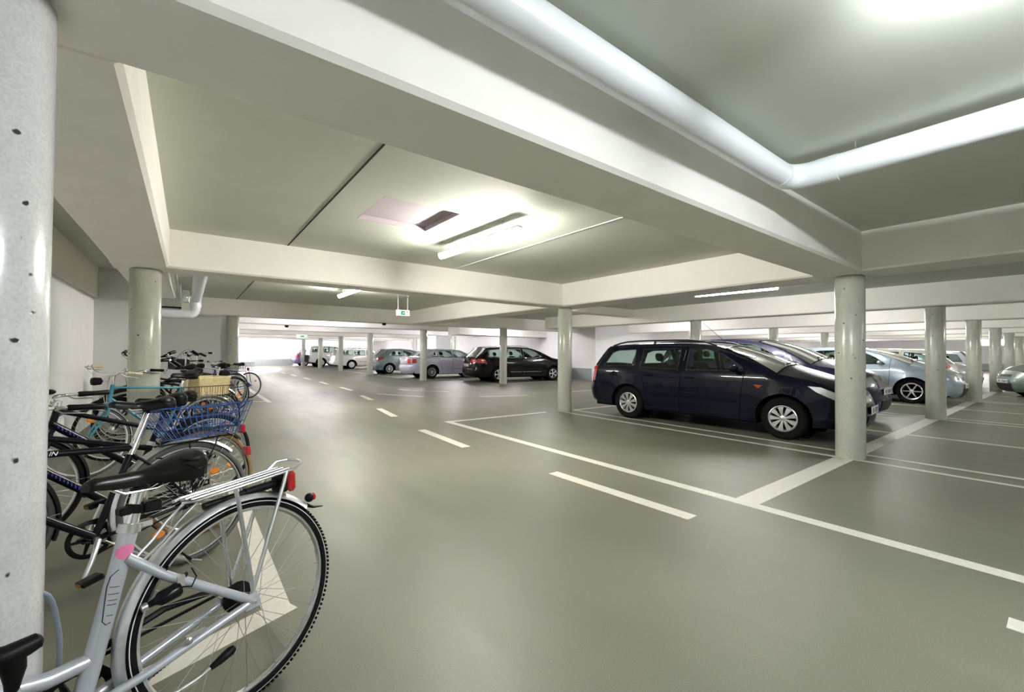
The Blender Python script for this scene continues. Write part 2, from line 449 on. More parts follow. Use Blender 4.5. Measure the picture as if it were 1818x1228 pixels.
# ------------------------------------------------------------------ columns
def column(x, y, label, r=.15, m=CONC, h=HB, seg=40):
    t = thing('column', label, 'column', (x, y, 0), group='round concrete columns')
    MB().lathe([(r-.004, 0), (r, .006), (r, h-.012), (r-.006, h-.004)], seg).build('shaft', m, t)
    MB().lathe([(r-.012, h-.02), (r-.012, h)], seg).build('head_joint', JOINT, t)
    return t
column(-.458, 1.722, 'pale pitted concrete column close at the left edge, behind the silver bicycle', m=CONC2, seg=72)
column(-.41, 6.66, 'concrete column behind the cream bicycle grips and teal frame', seg=48)
column(.99, 14.25, 'concrete column at the end of the bicycle row beside the bright opening')
column(6.45, 1.66, 'large concrete column in front of the dark blue estate car bonnet', seg=60)
column(6.45, 6.62, 'concrete column in the middle, left of the dark blue estate car', seg=48)
column(11.755, 1.66, 'concrete column in front of the silver-blue hatchback bonnet', seg=48)
column(17.06, 1.66, 'concrete column just right of the silver-blue hatchback nose')
column(22.36, 1.66, 'concrete column left of the grey-green car nose')
column(27.6, 1.66, 'slim distant concrete column just above the grey-green car')
column(32.9, 1.66, 'farthest concrete column at the right edge above the grey-green car')
column(11.755, 6.66, 'short visible column top above the roof rails of the dark blue estate')
column(17.06, 6.66, 'column top above the purple-blue car roof')
column(22.36, 6.66, 'column top between the purple-blue car and the large column')
column(27.6, 6.66, 'dark column top above the pale car just right of the large column')
column(10.0, 13.75, 'concrete column in front of the black estate car')
column(8.20, 17.2, 'concrete column in front of the silver saloon')
column(7.70, 22.6, 'concrete column between the grey-green hatchback and the white estate')
column(7.82, 28.5, 'concrete column in front of the white estate tail')
column(7.75, 33.5, 'concrete column in front of the pale off-road car')
column(7.60, 38.6, 'leftmost and farthest slim column by the bright far wall')
column(12.6, 22.4, 'dark column behind the silver saloon roof')
column(12.6, 27.8, 'distant pale column between the white estate and the hatchback', m=CONC2)

# ------------------------------------------------------------------ lamps
def lamp(x, y, label, z=2.50, L=1.56, rz=0, wd=.085, group='fluorescent ceiling lamps', mt=None):
    t = thing('ceiling_lamp', label, 'lamp', (x, y, 0), rz, group)
    b = MB(); b.bbox(-.043, .043, -L/2, L/2, z+.03, z+.05, .004); b.build('housing', WHITEP, t, False)
    d = MB(); pr = []
    for k in range(9):
        a = PI*k/8; pr.append((math.cos(a)*wd/2, z+.029-math.sin(a)*.06))
    vs = [(p[0], yy, p[1]) for yy in (-L/2, L/2) for p in pr]
    d.add(vs, [(i, i+1, i+10, i+9) for i in range(8)] + [(8, 0, 9, 17), tuple(range(9))[::-1], tuple(range(9, 18))])
    d.build('diffuser', mt or TUBE, t)
    c = MB()
    for s in (-1, 1): c.bbox(-.03, .03, s*(L/2)-.012, s*(L/2)+.03, z+.026, z+.06, .006)
    c.build('end_cap', WHITEP, t, False)
    c = MB()
    for s in (-1, 1): c.tube([(0, s*L*.32, z+.05), (0, s*L*.32, HS)], .006, 6)
    c.build('hanger', STEEL, t)
    return t
lamp(2.64, 4.19, 'bright fluorescent lamp beside the square ceiling hatch', rz=.045, z=2.49, mt=TUBEW)
lamp(2.74, 9.36, 'fluorescent lamp under the second ceiling bay, above the hanging exit sign', mt=TUBEW)
lamp(2.08, -.47, 'fluorescent lamp close beside the thick drain pipe, beyond the top edge of the photo', z=2.575, mt=TUBEC)
lamp(8.77, 4.15, 'glowing fluorescent lamp above the dark blue estate car roof', rz=.08)
lamp(8.40, 9.3, 'small pinkish lamp just left of the middle column head')
lamp(3.0, -3.2, 'added fill lamp, unseen behind the camera in the nearest ceiling bay', z=2.575, mt=TUBED)  # added unseen lamp, brightens the near column and silver bicycle
lamp(2.7, -6.8, 'fluorescent lamp in the bay behind the camera, past the rear cross beam', mt=TUBED)
lamp(8.8, -2.4, 'fluorescent lamp over the empty bays right of the camera', mt=TUBED)
lamp(8.8, -7, 'fluorescent lamp far behind the camera over the right-hand bays')
ORD = ['first', 'second', 'third', 'fourth', 'fifth', 'sixth', 'seventh', 'eighth']
for k, y in enumerate((15.9, 20.3, 25.5, 31, 36)):
    lamp(4.0, y, 'lamp over the driveway behind the %s distant cross beam' % ORD[k], z=2.58, mt=TUBEP, group='distant driveway lamps')
    lamp(11.5, y, 'lamp over the parked cars behind the %s distant cross beam' % ORD[k], z=2.58, mt=TUBEP, group='distant driveway lamps')
for x, l in ((2.0, 'nearest the bicycle side'), (3.9, 'in the middle'), (5.6, 'nearest the slim columns')):  # extra lamps added to make the far wall bright
    lamp(x, 40.5, 'distant lamp added to brighten the far wall, the one ' + l, z=2.55, rz=PI/2, mt=TUBEP, group='added lamps at the far wall')
for x, y, l in ((9.5, 46, 'near the opening'), (12.5, 46, 'beside the rear wall'), (9.5, 51, 'at its far end'), (12.5, 51, 'in its far corner')):  # lamps added so that the recess looks brightly lit
    lamp(x, y, 'distant lamp added to brighten the recess beyond the far pillar, ' + l, z=2.55, rz=PI/2, mt=TUBEP, group='added lamps in the far recess')
for i, x in enumerate((14.3, 19.6, 24.9, 30.2, 35.5, 41.0, 48.0)):  # farthest lamps in the list are added to brighten the right wall
    for y, l in ((4.15, 'over the parked cars'), (9.8, 'near the rear wall'), (-2.2, 'over the nearer empty bays')):
        lamp(x, y, 'lamp behind the %s lengthwise beam of the right-hand rows, %s' % (ORD[i+1], l), z=2.58, mt=TUBEP if y > 9 else TUBE, group='lamps over the right-hand parking rows')
for y, wd_, l in ((3.95, .62, 'pinkish white light panel glowing between the third and fourth right-hand columns'), (3.02, .5, 'pinkish white light panel glowing right beside the slim distant column')):
    t = thing('light_panel', l, 'lamp', (46, y, 0), group='glowing panels at the right')
    MB().box(0, .03, -wd_/2, wd_/2, 2.0, 2.52).build('diffuser', emit('panel_glow', (1, .9, .97), 6) if 'panel_glow' not in MATS else MATS['panel_glow'], t, False)
    MB().bbox(.03, .12, -wd_/2-.03, wd_/2+.03, 1.97, 2.55, .01).build('housing', WHITEP, t, False)
    MB().tube([(.08, 0, 2.54), (.08, 0, HS)], .01, 6).build('hanger', STEEL, t)
SCREEN_SIGN = emit('lit_sign_white', (.95, 1.0, .95), 1.2)

# exit sign hanging from the second bay
t = thing('exit_sign', 'hanging white sign with green pictogram in the second ceiling bay', 'sign', (4.21, 10.0, 0))
MB().bbox(-.165, .165, -.03, .03, 2.13, 2.28, .006).build('sign_box', WHITEP, t, False)
MB().box(-.15, .15, -.033, -.0302, 2.145, 2.265).build('lit_panel', SCREEN_SIGN, t, False)
g = MB(); g.box(-.07, .045, -.036, -.0332, 2.15, 2.26); g.build('green_field', GREEN, t, False)
g = MB()
g.box(-.055, .03, -.038, -.0362, 2.195, 2.212); g.add([(-.055, -.038, 2.204), (-.02, -.038, 2.235), (-.02, -.038, 2.173)], [(0, 2, 1)])
g.ball((.018, -.037, 2.245), .009, 8, 5); g.build('arrow_pictogram', INKW, t, False)
g = MB(); g.box(.075, .085, -.036, -.0332, 2.16, 2.25); g.box(.085, .12, -.036, -.0332, 2.225, 2.25); g.box(.11, .12, -.036, -.0332, 2.16, 2.21); g.build('door_symbol', INKK, t, False)
g = MB()
for x in (-.13, .12): g.tube([(x, 0, 2.28), (x, 0, HS)], .004, 6)
g.tube([(-.16, 0, HS-.02), (.16, 0, HS-.02)], .006, 6); g.build('hanger_rod', STEEL, t)
t = thing('exit_sign', 'tiny distant white sign hanging before the bright far wall', 'sign', (5.25, 27.0, 0))
MB().bbox(-.3, .3, -.03, .03, 2.0, 2.2, .006).build('sign_box', WHITEP, t, False)
MB().box(-.1, .1, -.036, -.031, 2.06, 2.15).build('green_field', GREEN, t, False)
g = MB()
for x in (-.2, .2): g.tube([(x, 0, 2.2), (x, 0, HS)], .005, 6)
g.build('hanger_rod', STEEL, t)
# smoke detectors / sprinkler under beams
for x, y, l in ((5.18, 13.98, 'small dark camera dome fixed to the third beam'), (2.9, 17.75, 'small dark detector under the distant beam at left')):
    t = thing('detector', l, 'detector', (x, y-.12, 0))
    MB().lathe([(0, 2.12), (.05, 2.125), (.065, 2.16), (.065, 2.2)], 16).build('dome', BLACKP, t)
    MB().box(-.1, .1, -.03, .13, 2.2, 2.23).build('bracket', WHITEP, t, False)

# fire extinguisher on the rear wall
t = thing('fire_extinguisher', 'red fire extinguisher hanging on the far wall behind the silver saloon', 'extinguisher', (14.33, 31.75, 0))
MB().lathe([(0, 1.45), (.10, 1.46), (.12, 1.52), (.12, 2.05), (.10, 2.13), (.04, 2.17), (.04, 2.22), (0, 2.22)], 20).build('cylinder', REDX, t)
MB().bbox(-.1, .02, -.03, .03, 2.22, 2.28, .006).build('valve', BLACKP, t, False)
MB().tube([(-.05, 0, 2.2), (-.12, .08, 2.0), (-.13, .08, 1.6)], .015, 8).build('hose', BLACKP, t)
MB().box(.11, .17, -.08, .08, 1.7, 1.95).build('wall_bracket', STEEL, t, False)

# ------------------------------------------------------------------ pipes
def arc(c, r, a0, a1, n, z):
    return [(c[0]+r*math.cos(a0+(a1-a0)*i/n), c[1]+r*math.sin(a0+(a1-a0)*i/n), z) for i in range(n+1)]
t = thing('ceiling_pipe', 'thick pale grey drain pipe with elbow hanging in the near ceiling bay', 'pipe')
pz, pr_, pv, pu = 2.518, .082, 1.25, 3.48
MB().tube([(-1.2, pv, pz), (pu-.17, pv, pz)], pr_, 40).build('long_pipe', PIPE, t)
MB().tube([(pu-.18, pv, pz)] + arc((pu-.16, pv-.16), .16, PI/2, 0, 10, pz) + [(pu, pv-.18, pz)], pr_+.0025, 40).build('elbow', PIPE, t)
MB().tube([(pu, pv-.17, pz), (pu, -4.5, pz)], pr_, 40).build('branch_pipe', PIPE, t)
MB().tube([(pu, pv-.30, pz), (pu, pv-.18, pz)], pr_+.0045, 40).build('sleeve', PIPE, t)
for x, y in ((2.36, pv), (pu, .86), (.3, pv), (pu, -1)):
    MB().tube([(x, y, pz+.06), (x, y, HS-.001)], .0065, 8).build('hanger_rod', CHROME, t)
t = thing('drop_pipe', 'pale grey pipe dropping and bending to the left above the bicycles', 'pipe')
MB().tube([(.13, 6.95, 2.34), (.13, 10.6, 2.34), (.125, 10.8, 2.33), (.12, 10.89, 2.28), (.115, 10.92, 2.2)], .088, 24).build('long_pipe', PIPE, t)
MB().tube([(.115, 10.92, 2.22), (.11, 10.92, 2.08), (.09, 10.92, 2.02), (.04, 10.92, 1.985), (-.03, 10.92, 1.98), (-.58, 10.92, 1.98)], .085, 24).build('elbow_pipe', PIPE, t)
MB().tube([(.116, 10.92, 2.27), (.113, 10.92, 2.13)], .098, 24).build('sleeve', PIPE, t)
t = thing('air_duct', 'brassy metal duct box beside the drop pipe above the bicycles', 'duct')
MB().bbox(-.58, -.13, 11.05, 13.0, 2.12, 2.60, .01).build('duct_body', STEEL, t, False)
MB().box(-.58, -.12, 11.02, 11.05, 2.10, 2.135).build('lower_flange', JOINT, t, False)
t = thing('highlight_and_box', 'white strip for the beam-side channel and control box between duct and drop pipe', 'highlight')
g = MB(); g.bbox(-.185, -.155, 6.95, 10.9, 2.40, 2.46, .004); g.build('highlight', WHITEP, t, False)  # white strip drawn for the light on the beam side
MB().bbox(-.10, .01, 9.9, 10.05, 2.14, 2.36, .012).build('control_box', WHITEP, t, False)
MB().bbox(-.085, -.02, 9.82, 9.9, 2.20, 2.32, .01).build('box_lid', PIPE, t, False)

# ------------------------------------------------------------------ bicycles
def bike_matrix(x, y, phi, lean):
    a = Vector((math.cos(phi), math.sin(phi), 0)); up = Vector((-math.sin(phi)*math.sin(lean), math.cos(phi)*math.sin(lean), math.cos(lean)))
    n = a.cross(up); m = Matrix((-a, n, up)).transposed().to_4x4(); m.translation = Vector((x, y, 0)); return m

def make_wheel(parent, name, cx, R, tyre_r, side_mat, rim_mat, hub_w, steer=0, nsp=36, detail=1, reflectors=True, cz=None, dark_rim=False):
    cz = R if cz is None else cz
    seg = 96 if detail > 0 else 40
    def ring(prof, mt, nm, par):
        # prof (radius, lateral)
        mb = MB(); mb.lathe(prof, seg, (0, 0, 0), 'Y')
        o = mb.build(nm, mt, par); return o
    n = 12
    rc = R-tyre_r
    prof = [(rc+tyre_r*math.cos(a)*1.0, tyre_r*.95*math.sin(a)) for a in [PI*(-.5-.18)+i*(PI*1.36)/n for i in range(n+1)]]
    w = ring(prof, RUBBER, name, parent); w.location = (cx, 0, cz)
    if detail > 1:     # tread lugs around the crown
        tb = MB(); k = 130
        for i in range(k):
            a = 2*PI*i/k
            for s, o in ((-1, 0), (1, PI/k)):
                mt = Matrix.Rotation(-(a+o), 4, 'Y') @ Matrix.Translation((R-.0015, s*.011, 0))
                tb.box(-.002, .0022, -.008, .008, -.0045, .0045, mt)
        tb.build('tread', RUBBER, w, False, stuff=True)
        lp = [(rc+tyre_r*.30, -tyre_r*.93), (rc+tyre_r*.42, -tyre_r*.89)]
        ring([(r, l*1.02) for r, l in lp], INKW, 'reflective_stripe', w)
        ring([(r, -l*1.02) for r, l in lp], INKW, 'reflective_stripe', w)
    elif side_mat:
        sm = MB()
        for s in (-1, 1):
            pr = [(rc+tyre_r*math.cos(a), s*(tyre_r*.95*math.sin(a)+.0008)) for a in [PI*.2+i*PI*.45/5 for i in range(6)]]
            sm.lathe(pr, seg, (0, 0, 0), 'Y')
        sm.build('tyre_wall', side_mat, w)
    rr = rc-tyre_r*.25
    ring([(rr+.004, -.012), (rr, -.013), (rr-.014, -.0115), (rr-.020, 0), (rr-.014, .0115), (rr, .013), (rr+.004, .012)], rim_mat, 'rim', w)
    hb = MB(); hb.lathe([(0, -hub_w-.012), (.009, -hub_w-.01), (.009, -hub_w), (.028, -hub_w+.004), (.028, -hub_w+.009), (.016, -hub_w+.014), (.016, hub_w-.014), (.028, hub_w-.009), (.028, hub_w-.004), (.009, hub_w), (.009, hub_w+.01), (0, hub_w+.012)], 20, (0, 0, 0), 'Y')
    hb.build('hub', STEEL, w)
    sp = MB(); q = nsp
    for i in range(q):
        s = 1 if i % 2 else -1; a = 2*PI*i/q; o = (1 if (i//2) % 2 else -1)*1.15
        p0 = (.027*math.cos(a+o), s*(hub_w-.006), .027*math.sin(a+o)); p1 = ((rr-.016)*math.cos(a), s*.002, (rr-.016)*math.sin(a))
        sp.tube([p0, p1], .0011 if detail else .0014, 4 if detail > 1 else 3, cap=False)
        if detail > 1: sp.tube([p1, ((rr-.028)*math.cos(a), s*.002, (rr-.028)*math.sin(a))], .0024, 5)
    sp.build('spokes', SPOKE, w, stuff=True)
    if detail > 1:
        v = MB(); v.tube([((rr-.02)*math.cos(.9), 0, (rr-.02)*math.sin(.9)), ((rr-.055)*math.cos(.9), 0, (rr-.055)*math.sin(.9))], .0035, 8)
        v.tube([((rr-.045)*math.cos(.9), 0, (rr-.045)*math.sin(.9)), ((rr-.062)*math.cos(.9), 0, (rr-.062)*math.sin(.9))], .005, 8)
        v.build('valve', BLACKP, w)
    if reflectors:
        for a in reflectors if isinstance(reflectors, tuple) else (.6, .6+PI):
            rb = MB(); rb.lathe([(0, .006), (.020, .006), (.026, 0), (.020, -.006), (0, -.006)], 14, (0, 0, 0), 'Y')
            o = rb.build('spoke_reflector', ORANGE, w); o.location = (.60*R*math.cos(a), 0, .60*R*math.sin(a)); o.scale = (1.25, 1, .85)
    return w

def fender(parent, cx, cz, rad, a0, a1, mt, wd=.027, name='mudguard', n=40):
    m = MB(); vs = []; K = 7
    prof = []
    for k in range(K):
        t = -1+2*k/(K-1); prof.append((rad-(.014*t*t + (.008 if abs(t) == 1 else 0)), t*wd))
    prof2 = [(r-.0015, y*.94) for r, y in prof[::-1]]
    pr = prof+prof2; L = len(pr)
    for i in range(n+1):
        a = a0+(a1-a0)*i/n
        for r, y in pr: vs.append((cx+r*math.cos(a), y, cz+r*math.sin(a)))
    fs = []
    for i in range(n):
        for k in range(L):
            fs.append((i*L+k, (i+1)*L+k, (i+1)*L+(k+1) % L, i*L+(k+1) % L))
    fs.append(tuple(range(L))); fs.append(tuple(n*L+k for k in range(L))[::-1])
    m.add(vs, fs); return m.build(name, mt, parent)

def saddle(parent, nose, rear, wd, mt, thick=.05, dip=.012, tilt_nose=.0):
    """saddle lofted from nose to tail, with skirt"""
    x0, z0 = nose; x1, z1 = rear; n = 22; K = 15; vs = []; fs = []
    for i in range(n+1):
        t = i/n; x = x0+(x1-x0)*t; zc = z0+(z1-z0)*t
        # half width: slim nose, flaring tail, round ends
        e = min(1, t/.05)**.5 * (min(1, (1-t)/.10)**.5 if t > .9 else 1)
        s = max(0, min(1, (t-.38)/.45)); s = s*s*(3-2*s)
        hw = (.021 + .004*min(1, t/.3) + (wd-.025)*s)*max(e, .12)
        top = zc + .022*s - dip*math.sin(PI*min(1, t*1.05)) - .016*(1-min(1, t/.10))**2 - .036*max(0, (t-.86)/.14)**2
        sk = thick*(.42 + .25*min(1, t/.25) + .75*s)*max(.45, e)*(1-.55*max(0, (t-.84)/.16)**2)
        for k in range(K):
            u = -1+2*k/(K-1); au = abs(u)
            if au <= .72:
                y = hw*(u/.72)*.93; z = top - .010*(abs(u)/.72)**2.5*(1+s)
            else:
                q = (au-.72)/.28; y = math.copysign(hw*(.93+.09*math.sin(PI*min(1, q*1.2)/2)-.16*q*q), u); z = top-.010*(1+s)-sk*q
            vs.append((x, y, z))
    for i in range(n):
        for k in range(K-1): fs.append((i*K+k, i*K+k+1, (i+1)*K+k+1, (i+1)*K+k))
        fs.append((i*K+K-1, i*K, (i+1)*K, (i+1)*K+K-1))
    fs.append(tuple(range(K))[::-1]); fs.append(tuple(n*K+k for k in range(K)))
    o = MB().add(vs, fs).build('saddle', mt, parent, ang=50)
    L = x0-x1; sg = 1 if L > 0 else -1
    r = MB()
    for s in (-1, 1):
        r.tube([(x0-.05, s*.008, z0-.035), (x0-.09, s*.022, z0-.062), (x0-.17, s*.022, z0-.066), (x1+.05, s*.045, z1-.05)], .0038, 8)
    r.build('saddle_rail', CHROME, o)
    if L > .26:
        cr = MB()
        for s in (-1, 1):
            for q in (0, 1): cr.tube([(x1+.11-.02*q, s*(wd-.012), z1-.005-.02*q), (x1+.06, s*(wd+.001), z1-.018-.026*q), (x1+.015, s*(wd*.78), z1-.012-.03*q)], .0028, 5)
        cr.build('seam', mt, o)
    return o

def wire_basket(parent, x0, x1, zb, zt, w0, w1, fl0, fl1, mt, name='basket', r=.0022, nx=11, ny=7, nz=3, dip=0):
    """x0 front, x1 rear at the base; the rim flares by fl0/fl1; w0 base half width, w1 rim half width"""
    m = MB()
    def loop(t, rr=r):
        a, b, w = x0+fl0*t, x1-fl1*t, w0+(w1-w0)*t; z = zb+(zt-zb)*t
        m.tube([(a, -w, z), (a, w, z), (b, w, z), (b, -w, z)], rr, 5, closed=True)
    for k in range(nz+1): loop(k/nz, r*1.6 if k == nz else r)
    for i in range(nx+1):
        t = i/nx; xb = x0+(x1-x0)*t; xt = (x0+fl0)+((x1-fl1)-(x0+fl0))*t
        m.tube([(xt, w1, zt), (xb, w0, zb), (xb, -w0, zb), (xt, -w1, zt)], r, 5)
    for i in range(ny+1):
        t = -1+2*i/ny
        m.tube([(x0+fl0, w1*t, zt), (x0, w0*t, zb), (x1, w0*t, zb), (x1-fl1, w1*t, zt)], r, 5)
    return m.build(name, mt, parent)

def text_on(parent, s, size, mt, mtx, name='lettering', shear=0.0, ext=.0004):
    cu = bpy.data.curves.new(name, 'FONT'); cu.body = s; cu.size = size; cu.extrude = ext; cu.shear = shear; cu.resolution_u = 3
    ob = bpy.data.objects.new(name, cu); COL.objects.link(ob)
    dg = bpy.context.evaluated_depsgraph_get(); me = bpy.data.meshes.new_from_object(ob.evaluated_get(dg)); COL.objects.unlink(ob); bpy.data.objects.remove(ob)
    me.materials.clear(); me.materials.append(mt); me.name = name
    o = bpy.data.objects.new(name, me); COL.objects.link(o); o.parent = parent; o.matrix_local = mtx; return o

def on_tube(p0, p1, t, off, up=(0, 0, 1)):
    """matrix whose x runs from p1 to p0 (reads left to right from the left side), placed on the near (+y) side"""
    p0, p1 = Vector(p0), Vector(p1); X = (p1-p0).normalized(); Y_ = Vector((0, 1, 0)); Z_ = Y_
    Yv = Z_.cross(X).normalized(); m = Matrix((X, Yv, Z_)).transposed().to_4x4(); m.translation = p0.lerp(p1, t)+Vector((0, off, 0)); return m

def spl3(pts):
    P = [pts[0]]+list(pts)+[pts[-1]]; out = []
    for i in range(1, len(P)-2):
        for j in range(4):
            t = j/4; out.append(.5*(2*P[i]+(P[i+1]-P[i-1])*t+(2*P[i-1]-5*P[i]+4*P[i+1]-P[i+2])*t*t+(-P[i-1]+3*P[i]-3*P[i+1]+P[i+2])*t**3))
    return out+[pts[-1]]

def bicycle(label, mtx, c):
    """c: options. local axes: x forward from the rear axle, y left (towards the camera), z up"""
    g = c.get; t = thing('bicycle', label, 'bicycle', mtx=mtx, group='bicycles parked in the row at left')
    R = g('R', .35); wb = g('wb', 1.06); det = g('detail', 1); fm = g('paint', BLACKL); fd = g('fender', STEEL)
    bb = Vector(g('bb', (.43, 0, .285))); sc = Vector(g('seat_cluster', (.30, 0, .74))); hl = Vector(g('head_low', (.885, 0, .72))); ht = Vector(g('head_top', (.865, 0, .87)))
    fr = MB()
    tr = g('tube_r', .016)
    fr.tube([bb, sc], tr, 14)
    for pts, r in g('main_tubes', []): fr.tube(pts, r, 14)
    fr.tube([hl-(ht-hl)*.08, ht+(ht-hl)*.06], tr*1.2, 14)
    hw = .062
    for s in (-1, 1):
        fr.tube([bb+Vector((-.02, s*.022, 0)), (.30, s*.042, bb.z+.02), (.02, s*hw, R)], g('stay_r', .009), 10)
        st = Vector(g('stay_top', (sc.x+.01, 0, sc.z-.05)))
        fr.tube([st+Vector((0, s*.018, 0)), st+Vector((-.09, s*.038, -.09)), (.012, s*hw, R+.012)], g('stay_r', .009)*g('stay_k', .85), 10)
        fr.box(-.02, .03, s*hw-.003, s*hw+.003, R-.022, R+.02)
    fr.lathe([(0, -.036), (.022, -.036), (.022, .036), (0, .036)], 18, tuple(bb), 'Y')
    frame = fr.build('frame', fm, t)
    # fork
    fk = MB(); d = (hl-ht).normalized(); cr = hl+d*.03
    for s in (-1, 1):
        fk.tube([cr+Vector((0, s*.03, 0)), cr+d*.10+Vector((0, s*.045, 0)), Vector((wb-.045, s*.05, R+.09)), Vector((wb, s*.052, R))], [.013, .013, .010, .008], 10)
    fk.tube([cr+Vector((0, -.045, 0)), cr+Vector((0, .045, 0))], .014, 10); fk.tube([ht, hl+d*.03], .012, 8)
    fk.build('fork', g('fork_mat', fm), t)
    make_wheel(t, 'rear_wheel', 0, R, g('tyre', .0185), g('wall'), g('rim', ALU), .058, detail=det, reflectors=g('refl', True), nsp=36 if det else 18)
    if g('front', True): make_wheel(t, 'front_wheel', wb, R, g('tyre', .0185), g('fwall', g('wall')), g('rim', ALU), .046, detail=min(det, 1), reflectors=g('refl', True), nsp=36 if det else 18)
    if fd:
        fender(t, 0, R, R+.022, math.radians(-22), math.radians(g('fend', 137)), fd, n=44 if det else 16)
        if g('front', True): fender(t, wb, R, R+.022, math.radians(40), math.radians(200), fd, n=40 if det else 16)
        f = MB()
        for s in (-1, 1):
            for aa in g('stay_angles', (2.2,)):
                f.tube([(0, s*.06, R), ((R+.01)*math.cos(aa), s*.028, R+(R+.01)*math.sin(aa))], .0022, 5)
            if g('front', True): f.tube([(wb, s*.05, R), (wb+(R+.01)*math.cos(3.1), s*.028, R+(R+.01)*math.sin(3.1))], .0022, 5)
        f.build('mudguard_stay', STEEL, t)
    # seat post and saddle
    nose, rear = g('saddle', ((.41, .90), (.12, .91)))
    ax = (sc-bb).normalized(); top = sc+ax*((nose[1]+rear[1])/2-.075-sc.z)/ax.z
    sp = MB().tube([sc-ax*.05, top], g('post_r', .0135), 14).build('seat_post', g('post', STEEL), t)
    MB().tube([sc-ax*.012, sc+ax*.012], tr*1.25, 14).build('seat_clamp', STEEL, sp)
    MB().bbox(top.x-.018, top.x+.018, -.024, .024, top.z-.004, top.z+.014, .005).build('saddle_clamp', BLACKP, sp, False)
    saddle(t, nose, rear, g('saddle_w', .085), g('saddle_mat', BLACKG))
    # handlebar
    hs = g('bar', 'city'); gm = g('grip', BLACKP); bt = Vector(g('bar_at', (ht.x-.02, 0, ht.z+.10)))
    MB().tube([ht, Vector((ht.x-.012, 0, bt.z)), bt+Vector((.035, 0, 0))], .0125, 10).build('stem', g('stem_mat', CHROME), t)
    bw, bx, bz = g('bar_dims', (.27, -.16, .07)); B0 = bt+Vector((.04, 0, 0))
    bar = MB(); gl = []
    for s in (-1, 1):
        if g('bar_pts'):
            pts = [Vector(q) for q in g('bar_pts')[0 if s < 0 else 1]]; bar.tube(spl3(pts), .011, 10); gl.append((s, pts, (pts[-2], pts[-1]))); continue
        if hs == 'city':
            pts = [B0, B0+Vector((.01, s*.06, .0)), B0+Vector((.0, s*bw*.62, bz*.6)), B0+Vector((bx*.35, s*bw*.93, bz)), B0+Vector((bx, s*bw, bz*.9))]
            gpts = (pts[-1]+(pts[-2]-pts[-1])*.95, pts[-1]+(pts[-1]-pts[-2]).normalized()*.03)
        else:
            pts = [B0, B0+Vector((-.005, s*bw*.5, .01)), B0+Vector((bx*.4, s*bw, .015))]
            gpts = (pts[-1]+(pts[-2]-pts[-1])*.5, pts[-1])
        bar.tube(pts, .011, 10); gl.append((s, pts, gpts))
    hb = bar.build('handlebar', g('bar_mat', CHROME), t)
    for s, pts, gp in gl:
        MB().tube([gp[0], gp[0].lerp(gp[1], .04), gp[0].lerp(gp[1], .5), gp[0].lerp(gp[1], .96), gp[1]], [.013*g('gk', 1), .0165*g('gk', 1), .015*g('gk', 1), .0165*g('gk', 1), .012*g('gk', 1)], 12).build('grip', gm, hb)
        d = (gp[1]-gp[0]).normalized(); q = gp[0]-d*.02
        lv = MB(); lv.tube([q, q+Vector((.03, 0, -.012)), q+d*.05+Vector((.05, -s*.005, -.03)), q+d*.15+Vector((.045, 0, -.035))], [.010, .008, .005, .004], 8)
        lv.build('brake_lever', g('lever', STEEL), hb)
        cb = MB(); cb.tube(spl3([q+Vector((.03, 0, 0)), q.lerp(ht, .35)+Vector((.07, 0, .03)), q.lerp(ht, .75)+Vector((.06, 0, .0)), Vector((hl.x+.03, s*.02, hl.z-.02))]), .0025, 5)
        cb.build('cable', g('cable', BLACKP), hb)
    if g('bell', False):
        s, pts, gp = gl[1]; MB().ball(tuple(gp[0]+Vector((.01, -.02, .03))), .026, 14, 8, (1, 1, .6)).build('bell', CHROME, hb)
    if g('steer'):
        sm = Matrix.Translation(bt) @ Matrix.Rotation(g('steer'), 4, 'Z') @ Matrix.Rotation(g('bar_tilt', 0), 4, 'Y') @ Matrix.Translation(-bt); hb.matrix_local = sm
    # drive train on the right side (y < 0)
    y = -.045; ch = MB()
    if g('guard', False):
        ch.tube([bb+Vector((.09, y, .02)), bb+Vector((.04, y, .085)), Vector((.06, y, R+.055)), Vector((-.05, y, R+.0)), Vector((.04, y, R-.045)), bb+Vector((.04, y, -.085))], .020, 8, closed=True)
        ch.build('chain_guard', BLACKP, t)
    cw = MB(); cw.lathe([(.072, y-.003), (.088, y-.003), (.094, y), (.088, y+.003), (.072, y+.003), (.072, y-.003)], 32, (bb.x, 0, bb.z), 'Y')
    for k in range(5): cw.tube([(bb.x, y, bb.z), (bb.x+.075*math.cos(k*2*PI/5), y, bb.z+.075*math.sin(k*2*PI/5))], [.012, .006], 6)
    cw.build('chainring', g('ring', BLACKP), t)
    sp_ = MB(); sp_.lathe([(.012, y-.01), (.038, y-.008), (.040, y), (.052, y+.006), (.012, y+.012)], 20, (0, 0, R), 'Y'); sp_.build('sprocket', BLACKP, t)
    cn = MB()
    if det:
        n = 46
        for sgn, (r0, r1) in ((1, (.090, .040)), (-1, (-.090, -.040))):
            for i in range(n):
                q = i/n; x = bb.x*(1-q); z = bb.z+r0 + (R+r1-bb.z-r0)*q
                cn.box(x-.0045, x+.0045, y-.004, y+.004, z-.004, z+.004)
    else: cn.tube([(bb.x, y, bb.z+.09), (0, y, R+.04)], .005, 4); cn.tube([(bb.x, y, bb.z-.09), (0, y, R-.04)], .005, 4)
    cn.build('chain', g('chain_mat', BLACKP), t, False, stuff=True)
    ca = g('crank', .6); CL = .17
